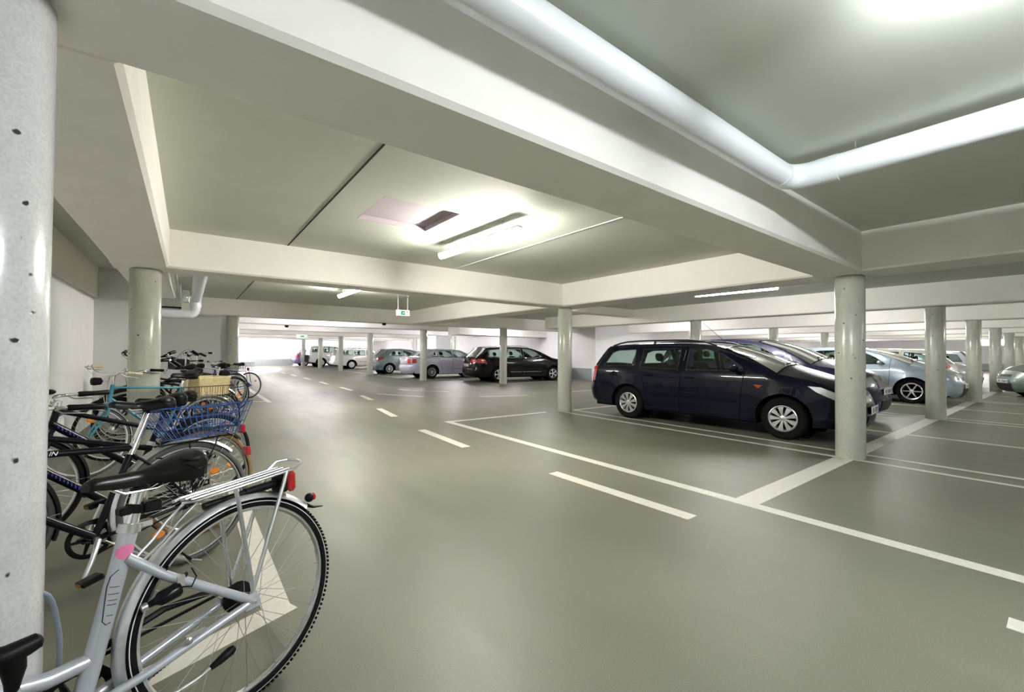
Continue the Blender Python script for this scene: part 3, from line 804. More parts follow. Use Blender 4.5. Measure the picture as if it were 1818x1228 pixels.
    for s, a in ((1, ca), (-1, ca+PI)):
        e = bb+Vector((math.cos(a)*CL, s*.10, math.sin(a)*CL)); b0 = bb+Vector((0, s*.055, 0))
        k = MB().tube([b0+Vector((0, -s*.02, 0)), b0, b0.lerp(e, .5)+Vector((0, s*.008, 0)), e+Vector((0, -s*.01, 0))], [.016, .015, .011, .010], 10).build('crank_arm', g('crank_mat', ALU), t)
        pm = Matrix.Translation(e+Vector((0, s*.055, 0))) @ Matrix.Rotation(g('pedal_rot', .3), 4, 'Y')
        p = MB(); p.bbox(-.042, .042, -.04, .04, -.013, .013, .006, pm); p.tube([pm @ Vector((0, -s*.05, 0)), pm @ Vector((0, s*.03, 0))], .006, 8)
        po = p.build('pedal', BLACKP, t, False)
        rf = MB()
        for q in (-1, 1): rf.box(q*.0425-.001, q*.0425+.001, -.02, .02, -.007, .007, pm)
        rf.build('pedal_reflector', ORANGE, po, False)
    return t, frame, hb

def rack(t, x0, x1, z0, z1, wd, mt, legs=((.05, 0), (-.14, 0)), R=.35, r=.005, rails=(-.055, -.02, .02, .055), loop=True, prongs=None, leg_r=.0055):
    m = MB()
    zz = lambda x: z0+(z1-z0)*(x-x0)/(x1-x0)
    for y in rails: m.tube([(x0, y, z0), (x1+.03, y, zz(x1+.03))], r, 8)
    if loop: m.tube([(x0+.03, rails[0]*.5, z0), (x0, rails[0], z0), (x1+.07, rails[0]-.004, zz(x1+.07)), (x1+.03, rails[0]-.004, z1+.022), (x1-.01, rails[0]+.012, z1+.024), (x1-.02, 0, z1+.02), (x1-.01, rails[-1]-.012, z1+.016), (x1+.03, rails[-1]+.004, zz(x1+.03)), (x0, rails[-1], z0), (x0+.03, rails[-1]*.5, z0)], r*1.15, 8)
    n = 5
    for i in range(n):
        x = x0+(x1+.04-x0)*i/(n-1); m.tube([(x, rails[0], zz(x)-.004), (x, rails[-1], zz(x)-.004)], r*.8, 6)
    o = m.build('luggage_rack', mt, t)
    l = MB()
    for lx, e in legs:
        for s in (-1, 1):
            l.tube([(lx, s*(wd), zz(lx)), (lx*.86, s*(wd+.004), zz(lx)-.05), (.004 + e, s*.070, R+.035)], leg_r, 8)
    l.build('rack_leg', mt, o)
    if prongs:
        p = MB()
        for s in (-1, 1):
            p.tube([(x0-.01, s*.035, z0-.01), (x0+.045, s*.034, z0-.055), (x0+.085, s*.032, z0-.10), (prongs[0], s*.026, prongs[1])], r, 8)
        p.build('rack_prong', mt, o)
    return o

# B1: the silver city bicycle in front
m1 = bike_matrix(.189, 1.807, .43, .10)
b1, f1, h1 = bicycle('large silver city bicycle in front with black saddle and chrome luggage rack', m1, dict(
    paint=SILVER, detail=2, tube_r=.0235, seat_cluster=(.322, 0, .715), bb=(.440, 0, .27), stay_top=(.337, 0, .635), stay_r=.0135, stay_k=1.05,
    head_low=(.95, 0, .68), head_top=(.92, 0, .84), wb=1.12, main_tubes=[([(.418, 0, .385), (.50, 0, .385), (.60, 0, .41), (.78, 0, .53), (.945, 0, .70)], .021)],
    saddle=((.428, .884), (.112, .905)), saddle_w=.085, post_r=.0185, post=CHROME, fender=ALU, fend=136, tyre=.0205, refl=False,
    crank=.75, guard=False, bar_dims=(.24, -.14, .05), bar_at=(.90, 0, .98), stay_angles=()))
rk = rack(b1, .165, -.215, .752, .778, .060, ALU, legs=((.045, 0), (-.15, .004)), prongs=(.30, .612), leg_r=.0075, r=.0048)
p = MB(); p.tube([(.12, .0, .715), (-.02, .0, .722)], .0125, 12); p.tube([(-.02, 0, .722), (-.155, 0, .728)], .0155, 12); p.build('air_pump', BLACKP, b1)
tl = MB(); tl.bbox(-.205, -.165, -.045, .045, .685, .765, .012); o = tl.build('tail_light', REDP, b1, False)
MB().bbox(-.168, -.145, -.04, .04, .69, .76, .006).build('lamp_housing', BLACKP, o, False)
o = MB().ball((-.285, 0, .628), .019, 14, 8).build('rear_reflector_ball', BLACKP, b1)
MB().tube([(-.272, 0, .60), (-.30, .0, .585), (-.345, 0, .575)], [.008, .006, .003], 8, flat=2).build('mudguard_flap', BLACKP, b1)
MB().lathe([(0, -.011), (.015, -.010), (.016, .004)], 12, (-.296, 0, .628), 'X').build('red_lens', REDP, o)
# clamp ring and black holder on the seat post
cl = MB(); ax = Vector((-.118, 0, .445)).normalized(); s0 = Vector((.322, 0, .715))
cl.tube([s0-ax*.012, s0+ax*.012], .0285, 16); cl.bbox(s0.x-.055, s0.x-.01, -.012, .012, s0.z-.01, s0.z+.012, .003); cl.build('clamp_ring', STEEL, b1)
c0 = s0+ax*.055
cl = MB(); cl.tube([c0-ax*.013, c0+ax*.013], .0255, 12); cl.bbox(c0.x-.06, c0.x-.015, -.012, .03, c0.z-.018, c0.z+.015, .004); cl.bbox(c0.x+.012, c0.x+.045, -.01, .026, c0.z-.01, c0.z+.013, .004); cl.build('black_holder', BLACKP, b1, False)
# dynamo, cable ties, kickstand
dy = MB(); A = Vector((.300, .042, .482)); Bq = Vector((.215, .052, .497)); dd = (Bq-A).normalized()
def along(a, d, prof, seg=18):
    pts = [a+d*h for r, h in prof]; mb = MB(); mb.tube(pts, [max(r, .0005) for r, h in prof], seg); return mb
o = along(A, dd, [(.008, 0), (.010, .012), (.012, .020), (.021, .03), (.0225, .045), (.0225, .078), (.018, .085), (.004, .086)]).build('dynamo', BLACKL, b1)
along(A-dd*.016, dd, [(.006, 0), (.0115, .002), (.0115, .016), (.006, .018)]).build('friction_wheel', STEEL, o)
MB().bbox(.205, .228, .050, .056, .497, .535, .002).build('bracket', STEEL, o, False)
MB().tube([(.215, .056, .50), (.19, .06, .49), (.175, .058, .515), (.185, .05, .545)], .0022, 6).build('wire', BLACKP, o)
tie = MB()
for q in (.09, .24):
    st = Vector((.337, .018, .635)); en = Vector((.012, .062, .362)); pp = st.lerp(en, q+.18); d2 = (en-st).normalized(); tie.tube([pp-d2*.0015, pp+d2*.0015], .0152, 12)
tie.build('cable_tie', BLACKP, b1)
ks = MB(); ks.tube([(.36, .07, .20), (.20, .085, .215), (.155, .09, .228)], .0075, 10); o = ks.build('kickstand', CHROME, b1)
MB().tube([(.16, .09, .226), (.13, .092, .235), (.10, .095, .246), (.088, .096, .250)], [.008, .013, .015, .010], 10).build('rubber_foot', BLACKP, o)
bk = MB(); bk.bbox(.155, .215, .058, .066, .335, .350, .002); bk.ball((.205, .068, .332), .012, 10, 6, (1, .6, 1)); bk.build('chainstay_bracket', STEEL, b1, False)
# pink sticker and printed emblem on the seat tube
st0, st1 = Vector((.440, 0, .27)), Vector((.322, 0, .715))
def wrap_patch(mt, name, s, hl, ha, off=.0006, r=.0235, round_=True, par=None, n=12):
    axd = (st1-st0).normalized(); c = st0.lerp(st1, s); sx = axd.cross(Vector((0, 1, 0))).normalized(); mb = MB(); vs = []; fs = []
    for i in range(n+1):
        u = -1+2*i/n; ww = math.sqrt(max(0.02, 1-u*u)) if round_ else 1
        for k in range(n+1):
            v = (-1+2*k/n)*ww*ha
            vs.append(c+axd*(u*hl)+(Vector((0, 1, 0))*math.cos(v)+sx*math.sin(v))*(r+off))
    for i in range(n):
        for k in range(n): fs.append((i*(n+1)+k, i*(n+1)+k+1, (i+1)*(n+1)+k+1, (i+1)*(n+1)+k))
    mb.add(vs, fs); return mb.build(name, mt, par or f1)
wrap_patch(PINK, 'round_sticker', .86, .021, 1.15)
axd = (st1-st0).normalized(); sxd = axd.cross(Vector((0, 1, 0))).normalized()
def on_st(s, v, off=.0012): return st0.lerp(st1, s)+(Vector((0, 1, 0))*math.cos(v)+sxd*math.sin(v))*(.0235+off)
em = MB(); em.tube([on_st(.46, .3), on_st(.45, -.1), on_st(.47, -.5), on_st(.66, -1.0), on_st(.72, -.9), on_st(.76, -.3)], .0013, 5)
for q, a_, b_ in ((.50, .35, -.25), (.56, .4, -.5), (.585, .4, -.5), (.62, .35, -.65), (.66, .2, -.7)): em.tube([on_st(q, a_), on_st(q, (a_+b_)/2), on_st(q, b_)], .0009, 4)
em.build('frame_emblem', INKK, f1)
# drivetrain detail seen behind the wheel: dark chain case strip
MB().tube([(.43, -.05, .37), (.22, -.052, .415), (.05, -.054, .40)], .011, 8).build('chain_guard', BLACKP, b1)
# spiral lock hanging from the head: grey cable loop left of the frame
lk = MB(); lk.tube([(.44, .07, .27), (.50, .13, .31), (.545, .14, .385), (.583, .14, .43), (.592, .14, .47)], .0105, 12); lk.build('near_crank', SILVER, b1)
MB().tube([(.640, .14, .552), (.625, .14, .545), (.60, .14, .538), (.565, .14, .542), (.548, .14, .546), (.542, .14, .548)], [.010, .021, .024, .021, .018, .008], 16).build('near_pedal', BLACKP, b1)
MB().tube([(.592, .14, .455), (.59, .14, .475), (.588, .14, .50), (.592, .14, .532)], [.012, .015, .021, .025], 14).build('pedal_boot', BLACKP, b1)
MB().tube(spl3([Vector(q) for q in ((.53, -.08, .62), (.475, -.08, .575), (.458, -.08, .489), (.454, -.08, .425), (.461, -.08, .33))]), .0062, 10).build('cable_lock', mat('grey_cable', (.16, .20, .24), .35), b1)

# B2: black men's bicycle with the blue wire basket
m2 = bike_matrix(.036, 3.181, .45, .155)
b2, f2, h2 = bicycle('black bicycle directly behind the silver one, with blue wire basket', m2, dict(
    paint=BLACKL, tube_r=.0165, seat_cluster=(.243, 0, .725), bb=(.43, 0, .285), head_low=(.885, 0, .66), head_top=(.86, 0, .80), post=CHROME, post_r=.0185,
    main_tubes=[([(.25, 0, .715), (.86, 0, .775)], .0165), ([(.43, 0, .30), (.885, 0, .68)], .019)], saddle=((.345, .985), (.04, .965)), saddle_w=.088, fender=ALU, wall=RUBBERG, tyre=.023,
    refl=(2.4, 2.4+PI), bar='flat', bar_dims=(.27, -.02, 0), bar_at=(.83, 0, .97), crank=-1.15, pedal_rot=.2, rim=STEEL, bar_mat=BLACKP, stem_mat=BLACKP))
rack(b2, .13, -.27, .700, .705, .06, BLACKP, legs=((.0, 0), (-.16, 0)), r=.004, loop=False, leg_r=.004)
wire_basket(b2, .06, -.27, .722, .905, .115, .155, .11, .07, BLUEW, 'wire_basket', r=.0023, nx=13, ny=8, nz=3)
o = MB().bbox(-.385, -.35, -.03, .03, .545, .605, .008).build('tail_light', REDP, b2, False)
MB().tube([(.0, .1, .01), (.26, .085, .14), (.40, .05, .27)][::-1], .007, 8).build('kickstand', CHROME, b2)
text_on(f2, 'IN', .030, INKW, on_tube((.585, 0, .738), (.25, 0, .708), 0, .0172), shear=.3)
bars = MB()
for i in range(11):
    if i in (5,): continue
    pz = Vector((.885, 0, .68)).lerp(Vector((.43, 0, .30)), .18+i*.03); h_ = .004+.005*random.random(); bars.bbox(pz.x-.003, pz.x+.002, .0180, .0194, pz.z-h_, pz.z+h_, .0004)
bars.build('worn_lettering', INKW, f2, False, stuff=True)

# B3 and its neighbour
m3 = bike_matrix(.095, 3.62, .45, .07)
b3, f3, h3 = bicycle('black and blue mountain bicycle behind the blue wire basket, tan tyre walls', m3, dict(
    paint=BLACKL, tube_r=.0165, seat_cluster=(.28, 0, .66), head_low=(.88, 0, .70), head_top=(.86, 0, .83), post=BLACKP, post_r=.015,
    main_tubes=[([(.28, 0, .63), (.86, 0, .81)], .016), ([(.43, 0, .30), (.88, 0, .715)], .021)], saddle=((.36, .955), (.085, .955)), fender=BLACKP, wall=RUBBERB, fwall=RUBBERG, tyre=.022,
    bar='flat', bar_dims=(.28, -.02, 0), bar_at=(.83, 0, .93), crank=2.2, rim=STEEL, bar_mat=BLACKP, stem_mat=BLACKP, refl=(.9, .9+PI)))
MB().bbox(-.30, -.265, -.03, .03, .635, .70, .008).build('tail_light', REDP, b3, False)
rack(b3, .12, -.25, .70, .705, .06, BLACKP, legs=((-.02, 0),), r=.004, loop=False, leg_r=.004)
bars = MB()
for i in range(9):
    pz = Vector((.88, 0, .715)).lerp(Vector((.43, 0, .30)), .30+i*.034); h_ = .005+.006*random.random(); bars.bbox(pz.x-.003, pz.x+.003, .0205, .0216, pz.z-h_, pz.z+h_, .0004)
bars.build('worn_lettering', INKB, f3, False, stuff=True)

m3 = bike_matrix(.165, 4.50, .45, .05)
b4, f4, h4 = bicycle('black bicycle with long black grips and silver brake levers left of the teal frame', m3, dict(
    paint=BLACKL, tube_r=.0165, seat_cluster=(.29, 0, .62), head_low=(.96, 0, .74), head_top=(.93, 0, .86), post=BLACKP, wb=1.14,
    main_tubes=[([(.29, 0, .60), (.93, 0, .84)], .016), ([(.43, 0, .30), (.96, 0, .755)], .024)], saddle=((.38, .90), (.10, .90)), fender=BLACKP, tyre=.024,
    bar_at=(.90, 0, .90), gk=1.2, bar_pts=([(.94, 0, .90), (.92, -.12, .91), (.86, -.25, .93), (.74, -.285, .935), (.56, -.29, .935)], [(.94, 0, .90), (.99, .10, .885), (1.04, .23, .872), (.97, .28, .868), (.79, .285, .858)]), crank=.2, grip=BLACKP, stem_mat=ALU))
bars = MB()
for i in range(9):
    pz = Vector((.96, 0, .755)).lerp(Vector((.43, 0, .30)), .05+i*.036); h_ = .005+.007*random.random(); bars.bbox(pz.x-.003, pz.x+.003, .0235, .0246, pz.z-h_, pz.z+h_, .0004)
bars.build('worn_lettering', INKB, f4, False, stuff=True)
MB().ball((.93, -.16, .965), .035, 14, 8, (1.1, 1.1, .55)).build('bell', BLACKP, h4)
o = MB().bbox(1.04, 1.16, -.07, .07, .76, .90, .02).build('front_light', WHITEP, b4, False)

# teal bicycle with cream grips
mt_ = bike_matrix(.21, 6.28, .42, .065)
bt_, ft_, ht_ = bicycle('teal bicycle with cream grips, chrome handlebar and dark wire basket', mt_, dict(
    paint=TEAL, tube_r=.0155, seat_cluster=(.262, 0, .845), head_low=(.90, 0, .74), head_top=(.872, 0, .885), wb=1.08, post=CHROME,
    main_tubes=[([(.268, 0, .825), (.87, 0, .865)], .0125), ([(.43, 0, .30), (.895, 0, .76)], .0145)], saddle=((.37, .985), (.10, .985)), fender=CHROME, wall=RUBBERG, tyre=.017,
    bar_at=(.85, 0, .99), bar_pts=([(.88, 0, 1.0), (.90, -.10, 1.0), (.94, -.22, 1.04), (.95, -.28, 1.10), (.86, -.29, 1.095)], [(.88, 0, 1.0), (.87, .07, 1.0), (.875, .2, 1.015), (.85, .285, 1.005), (.735, .30, .985)]), grip=CREAM, bell=True, crank=2.6, cable=STEEL, refl=(1.75, 1.75+PI)))
wire_basket(bt_, .28, -.20, .58, .82, .12, .15, .03, .03, BROWNW, 'wire_basket', r=.0024, nx=9, ny=6, nz=2)
rack(bt_, .26, -.2, .57, .572, .06, BLACKP, legs=((.1, 0), (-.1, 0)), r=.004, loop=False, leg_r=.004)
MB().lathe([(0, .10), (.035, .09), (.04, .07), (.035, .02), (0, 0)], 16, (.955, .03, .935), 'X').build('headlamp', BLACKP, bt_)

# wicker-basket bicycle
mw = bike_matrix(.29, 7.05, .45, 0)
bw_, fw_, hw_ = bicycle('black bicycle carrying the cream wicker basket', mw, dict(
    paint=BLACKL, seat_cluster=(.34, 0, .72), head_low=(.90, 0, .70), head_top=(.87, 0, .85), main_tubes=[([(.40, 0, .42), (.56, 0, .42), (.88, 0, .74)], .016)],
    saddle=((.50, .965), (.20, .985)), saddle_w=.11, fender=BLACKP, grip=BLACKP, crank=1.2, detail=1))
rack(bw_, .27, -.12, .660, .660, .06, BLACKP, legs=((.1, 0), (-.08, 0)), r=.004, loop=False, leg_r=.004)
def wicker(t):
    x0, x1, w, z0, z1 = .27, -.08, .19, .675, .885; fl = .012
    m = MB()
    rows = 15
    for r in range(rows):
        q = r/(rows-1); z = z0+(z1-z0)*q; a, b_, ww = x0+fl*q, x1-fl*q, w+fl*q; pts = []
        def seg(p, q2, n):
            for i in range(n):
                f_ = i/n; k = .0035*(1 if (i+r) % 2 else -1)
                x = p[0]+(q2[0]-p[0])*f_; y = p[1]+(q2[1]-p[1])*f_; dx, dy = q2[0]-p[0], q2[1]-p[1]; L = math.hypot(dx, dy)
                pts.append((x+dy/L*k, y-dx/L*k, z))
        seg((a, -ww), (a, ww), 12); seg((a, ww), (b_, ww), 18); seg((b_, ww), (b_, -ww), 12); seg((b_, -ww), (a, -ww), 18)
        m.tube(pts, .0068, 5, closed=True)
    for k in range(4):
        pass
    m.box(x1, x0, -w, w, z0-.005, z0+.003)
    o = m.build('wicker_basket', WICKER, t)
    rm = MB(); q = 1; a, b_, ww = x0+fl, x1-fl, w+fl
    rm.tube([(a, -ww, z1+.008), (a, ww, z1+.008), (b_, ww, z1+.008), (b_, -ww, z1+.008)], .014, 8, closed=True); rm.build('basket_rim', WICKER, o)
    st = MB()
    for i in range(18):
        f_ = (i+.5)/18; x = x0+(x1-x0)*f_; xt = x0+fl+(x1-x0-2*fl)*f_
        for s in (-1, 1): st.tube([(x, s*(w+.001), z0), (xt, s*(w+fl+.001), z1)], .0045, 5)
    for i in range(10):
        f_ = -1+2*(i+.5)/10
        for a_, b2_ in ((x0, x0+fl), (x1, x1-fl)): st.tube([(a_, f_*w, z0), (b2_, f_*(w+fl), z1)], .0045, 5)
    st.build('basket_stakes', WICKER, o)
wicker(bw_)

# the pack of dark bicycles further along the row
pack = [
 (.345, 7.78, .46, 0.0, 'black bicycle right behind the wicker basket, orange pedal reflector showing', BLACKL, 'city', BLACKP, .90),
 (.30, 8.30, .46, .0, 'black bicycle whose dark handlebar rises just right of the bicycle-side column', BLACKP, 'city', BLACKP, .97),
 (.22, 8.82, .46, .0, 'black bicycle with raised grips, first of the dark pack behind the column', BLACKL, 'flat', BLACKP, 1.02),
 (.28, 9.36, .46, 0.0, 'dark bicycle in the middle of the pack with a low dark saddle', BLACKP, 'city', BLACKP, .94),
 (.36, 9.90, .46, -.0, 'black bicycle with a turned handlebar between the low saddle and the drop pipe', BLACKP, 'flat', BLACKP, 1.0),
 (.74, 10.48, .46, .0, 'dark bicycle under the drop pipe with chrome handlebar', BLACKL, 'city', CHROME, 1.0),
 (.76, 11.1, .5, -.03, 'dark bicycle with black box basket on its front', BLACKP, 'flat', BLACKP, .95),
 (.80, 11.75, .46, .02, 'dark bicycle just left of the blue and silver one', BLACKL, 'city', BLACKP, .96),
 (.92, 12.5, .52, .0, 'dark bicycle with silver top tube and small rear wire basket', BLACKL, 'flat', ALU, .93)]
for i, (x, y, ph, ln, l, pt, bar, bm, sz) in enumerate(pack):
    tt = [([(.31, 0, .70), (.87, 0, .82)], .015), ([(.43, 0, .30), (.885, 0, .74)], .017)] if i % 2 else [([(.42, 0, .36), (.6, 0, .42), (.88, 0, .74)], .017)]
    b, f_, h_ = bicycle(l, bike_matrix(x, y, ph, ln), dict(paint=pt, detail=0, main_tubes=tt, bar=bar, bar_mat=bm, saddle=((.42, sz-.02), (.14, sz)), saddle_w=.10,
        fender=BLACKP if i % 2 else STEEL, crank=.4+i*1.3, bar_at=(.85, 0, 1.04+.07*(i % 3)), bar_dims=(.28, -.16, .09), tyre=.022, steer=(.5, .8, -.7, .9, .4, -.4, .3, -1.0, .6)[i], bar_tilt=(-.5, .3, .2, -.3, -.7, -.6, 0, -.4, -.2)[i], gk=1.5))
    if i in (1, 2, 3, 4, 6, 7):
        MB().bbox(-.16+.02*i, .20, -.22, -.08, .48, .80, .03).build('pannier_bag', BLACKP, b, False)
    if i in (4,):
        MB().bbox(.90, 1.10, -.16, .16, .86, 1.04, .03).build('front_bag', BLACKP, b, False)
    if i == 6:
        m = MB(); m.bbox(.92, 1.16, -.15, .15, .88, 1.08, .02); m.build('front_box', BLACKP, b, False)
    if i == 8:
        wire_basket(b, .20, -.18, .74, .90, .12, .14, .02, .02, BLACKP, 'rear_basket', r=.003, nx=6, ny=4, nz=2)
        MB().tube([(.30, 0, .79), (.86, 0, .875)], .0175, 10).build('top_tube', ALU, f_)
    if i in (0, 3): rack(b, .14, -.22, .72, .72, .06, BLACKP, legs=((-.05, 0),), r=.004, loop=False)
mb = bike_matrix(1.318, 13.24, .52, .038)
b, f_, h_ = bicycle('blue bicycle at the far end of the row with its rear wheel showing fully', mb, dict(
    paint=BLUEL, detail=1, R=.34, seat_cluster=(.31, 0, .70), main_tubes=[([(.31, 0, .70), (.87, 0, .82)], .017), ([(.43, 0, .30), (.885, 0, .74)], .019)],
    saddle=((.42, .93), (.15, .93)), fender=None, bar='flat', bar_dims=(.28, 0, 0), tyre=.022, stay_r=.012, refl=(2.6, 2.6+PI), rim=ALU))
rack(b, .24, -.12, .72, .73, .06, BLACKP, legs=((.05, 0),), r=.004, loop=False)
wire_basket(b, .30, -.02, .76, .93, .12, .15, .02, .02, BLACKP, 'rear_basket', r=.003, nx=6, ny=4, nz=2)
MB().lathe([(0, -.015), (.032, -.012), (.036, .01)], 14, (.03, 0, .765), 'X').build('tail_light', REDP, b)
MB().lathe([(0, -.015), (.022, -.012), (.026, .01)], 14, (.02, 0, .66), 'X').build('red_reflector', REDP, b)

# ------------------------------------------------------------------ cars
def inside(p, poly):
    x, y = p; c = False; n = len(poly)
    for i in range(n):
        x1, y1 = poly[i]; x2, y2 = poly[(i+1) % n]
        if (y1 > y) != (y2 > y) and x < (x2-x1)*(y-y1)/(y2-y1)+x1: c = not c
    return c
def dseg(p, a, b):
    vx, vy = b[0]-a[0], b[1]-a[1]; L = vx*vx+vy*vy
    t = 0 if L == 0 else max(0, min(1, ((p[0]-a[0])*vx+(p[1]-a[1])*vy)/L))
    return math.hypot(p[0]-a[0]-t*vx, p[1]-a[1]-t*vy)
def dpoly(p, poly, closed=True):
    n = len(poly); return min(dseg(p, poly[i], poly[(i+1) % n]) for i in range(n if closed else n-1))
def resample(poly, step):
    out = []
    for i in range(len(poly)):
        a, b = poly[i], poly[(i+1) % len(poly)]; L = math.hypot(b[0]-a[0], b[1]-a[1]); n = max(1, int(L/step))
        for k in range(n): out.append((a[0]+(b[0]-a[0])*k/n, a[1]+(b[1]-a[1])*k/n))
    return out
def clip(poly, a, b):     # keep what lies to the left of a->b
    out = []; n = len(poly)
    f = lambda p: (b[0]-a[0])*(p[1]-a[1])-(b[1]-a[1])*(p[0]-a[0])
    for i in range(n):
        p, q = poly[i], poly[(i+1) % n]; fp, fq = f(p), f(q)
        if fp >= 0: out.append(p)
        if (fp >= 0) != (fq >= 0):
            t = fp/(fp-fq); out.append((p[0]+(q[0]-p[0])*t, p[1]+(q[1]-p[1])*t))
    return out
def spline(pts, n=5):
    if len(pts) < 3: 
        return [tuple(pts[0][k]+(pts[1][k]-pts[0][k])*i/n for k in range(len(pts[0]))) for i in range(n+1)]
    P = [pts[0]]+list(pts)+[pts[-1]]; out = []
    for i in range(1, len(P)-2):
        for j in range(n):
            t = j/n; out.append(tuple(.5*(2*P[i][k]+(P[i+1][k]-P[i-1][k])*t+(2*P[i-1][k]-5*P[i][k]+4*P[i+1][k]-P[i+2][k])*t*t+(-P[i-1][k]+3*P[i][k]-3*P[i+1][k]+P[i+2][k])*t**3) for k in range(len(P[0]))))
    out.append(tuple(pts[-1])); return out
def panel_mesh(outer, holes, yf, step, side, off=0.0, fine=.03):
    outer = resample(outer, step); holes = [resample(h, step) for h in holes]
    V = []; E = []
    for lp in [outer]+holes:
        o = len(V); V += lp; E += [(o+i, o+(i+1) % len(lp)) for i in range(len(lp))]
    xs = [p[0] for p in outer]; zs = [p[1] for p in outer]
    x = min(xs)+step/2
    while x < max(xs):
        z = min(zs)+step/2
        while z < max(zs):
            p = (x, z)
            if inside(p, outer) and not any(inside(p, h) for h in holes) and dpoly(p, outer) > step*.45 and all(dpoly(p, h) > step*.45 for h in holes): V.append(p)
            z += step
        x += step
    r = delaunay_2d_cdt([Vector(p) for p in V], E, [], 0, 1e-5)
    vs, fs = r[0], r[2]; keep = []
    for f in fs:
        c = (sum(vs[i].x for i in f)/len(f), sum(vs[i].y for i in f)/len(f))
        if inside(c, outer) and not any(inside(c, h) for h in holes): keep.append(tuple(f) if side < 0 else tuple(f)[::-1])
    v3 = [(p.x, side*(yf(p.x, p.y)+off), p.y) for p in vs]
    return v3, keep

def rim_mesh(parent, R, style, n, mt=None):
    mt = mt or RIMS
    m = MB(); m.lathe([(R, 0), (R+.008, .012), (R-.004, .018), (R-.016, .008), (R-.022, -.02), (R-.03, -.05)], 40, (0, 0, 0), 'Y')
    m.lathe([(0, .012), (.032, .010), (.045, .004), (.05, -.02)], 20, (0, 0, 0), 'Y')
    for i in range(n):
        a = 2*PI*i/n
        for da in ((-.09, .09) if style == 'pair' else (0,)):
            w0, w1 = {'pair': (.010, .019), 'spoke': (.016, .012), 'wide': (.022, .040), 'disc': (.03, .06)}[style]
            A = a+da*.4; Bq = a+da*1.25
            p = []
            for rr, aa, w, h in ((.035, A, w0, .004), (R*.55, (A+Bq)/2, (w0+w1)/2, .016), (R-.008, Bq, w1, .008)):
                c, s = math.cos(aa), math.sin(aa); px, pz = -s, c
                p += [(rr*c+px*w, h, rr*s+pz*w), (rr*c+px*w, h-.02, rr*s+pz*w), (rr*c-px*w, h-.02, rr*s-pz*w), (rr*c-px*w, h, rr*s-pz*w)]
            m.add(p, [(k+j, k+(j+1) % 4, k+4+(j+1) % 4, k+4+j) for k in (0, 4) for j in range(4)])
    if style == 'disc': m.lathe([(.05, .0), (R*.6, .012), (R*.8, .0), (R-.01, -.002)], 30, (0, 0, 0), 'Y')
    o = m.build('rim', mt, parent, ang=30); return o

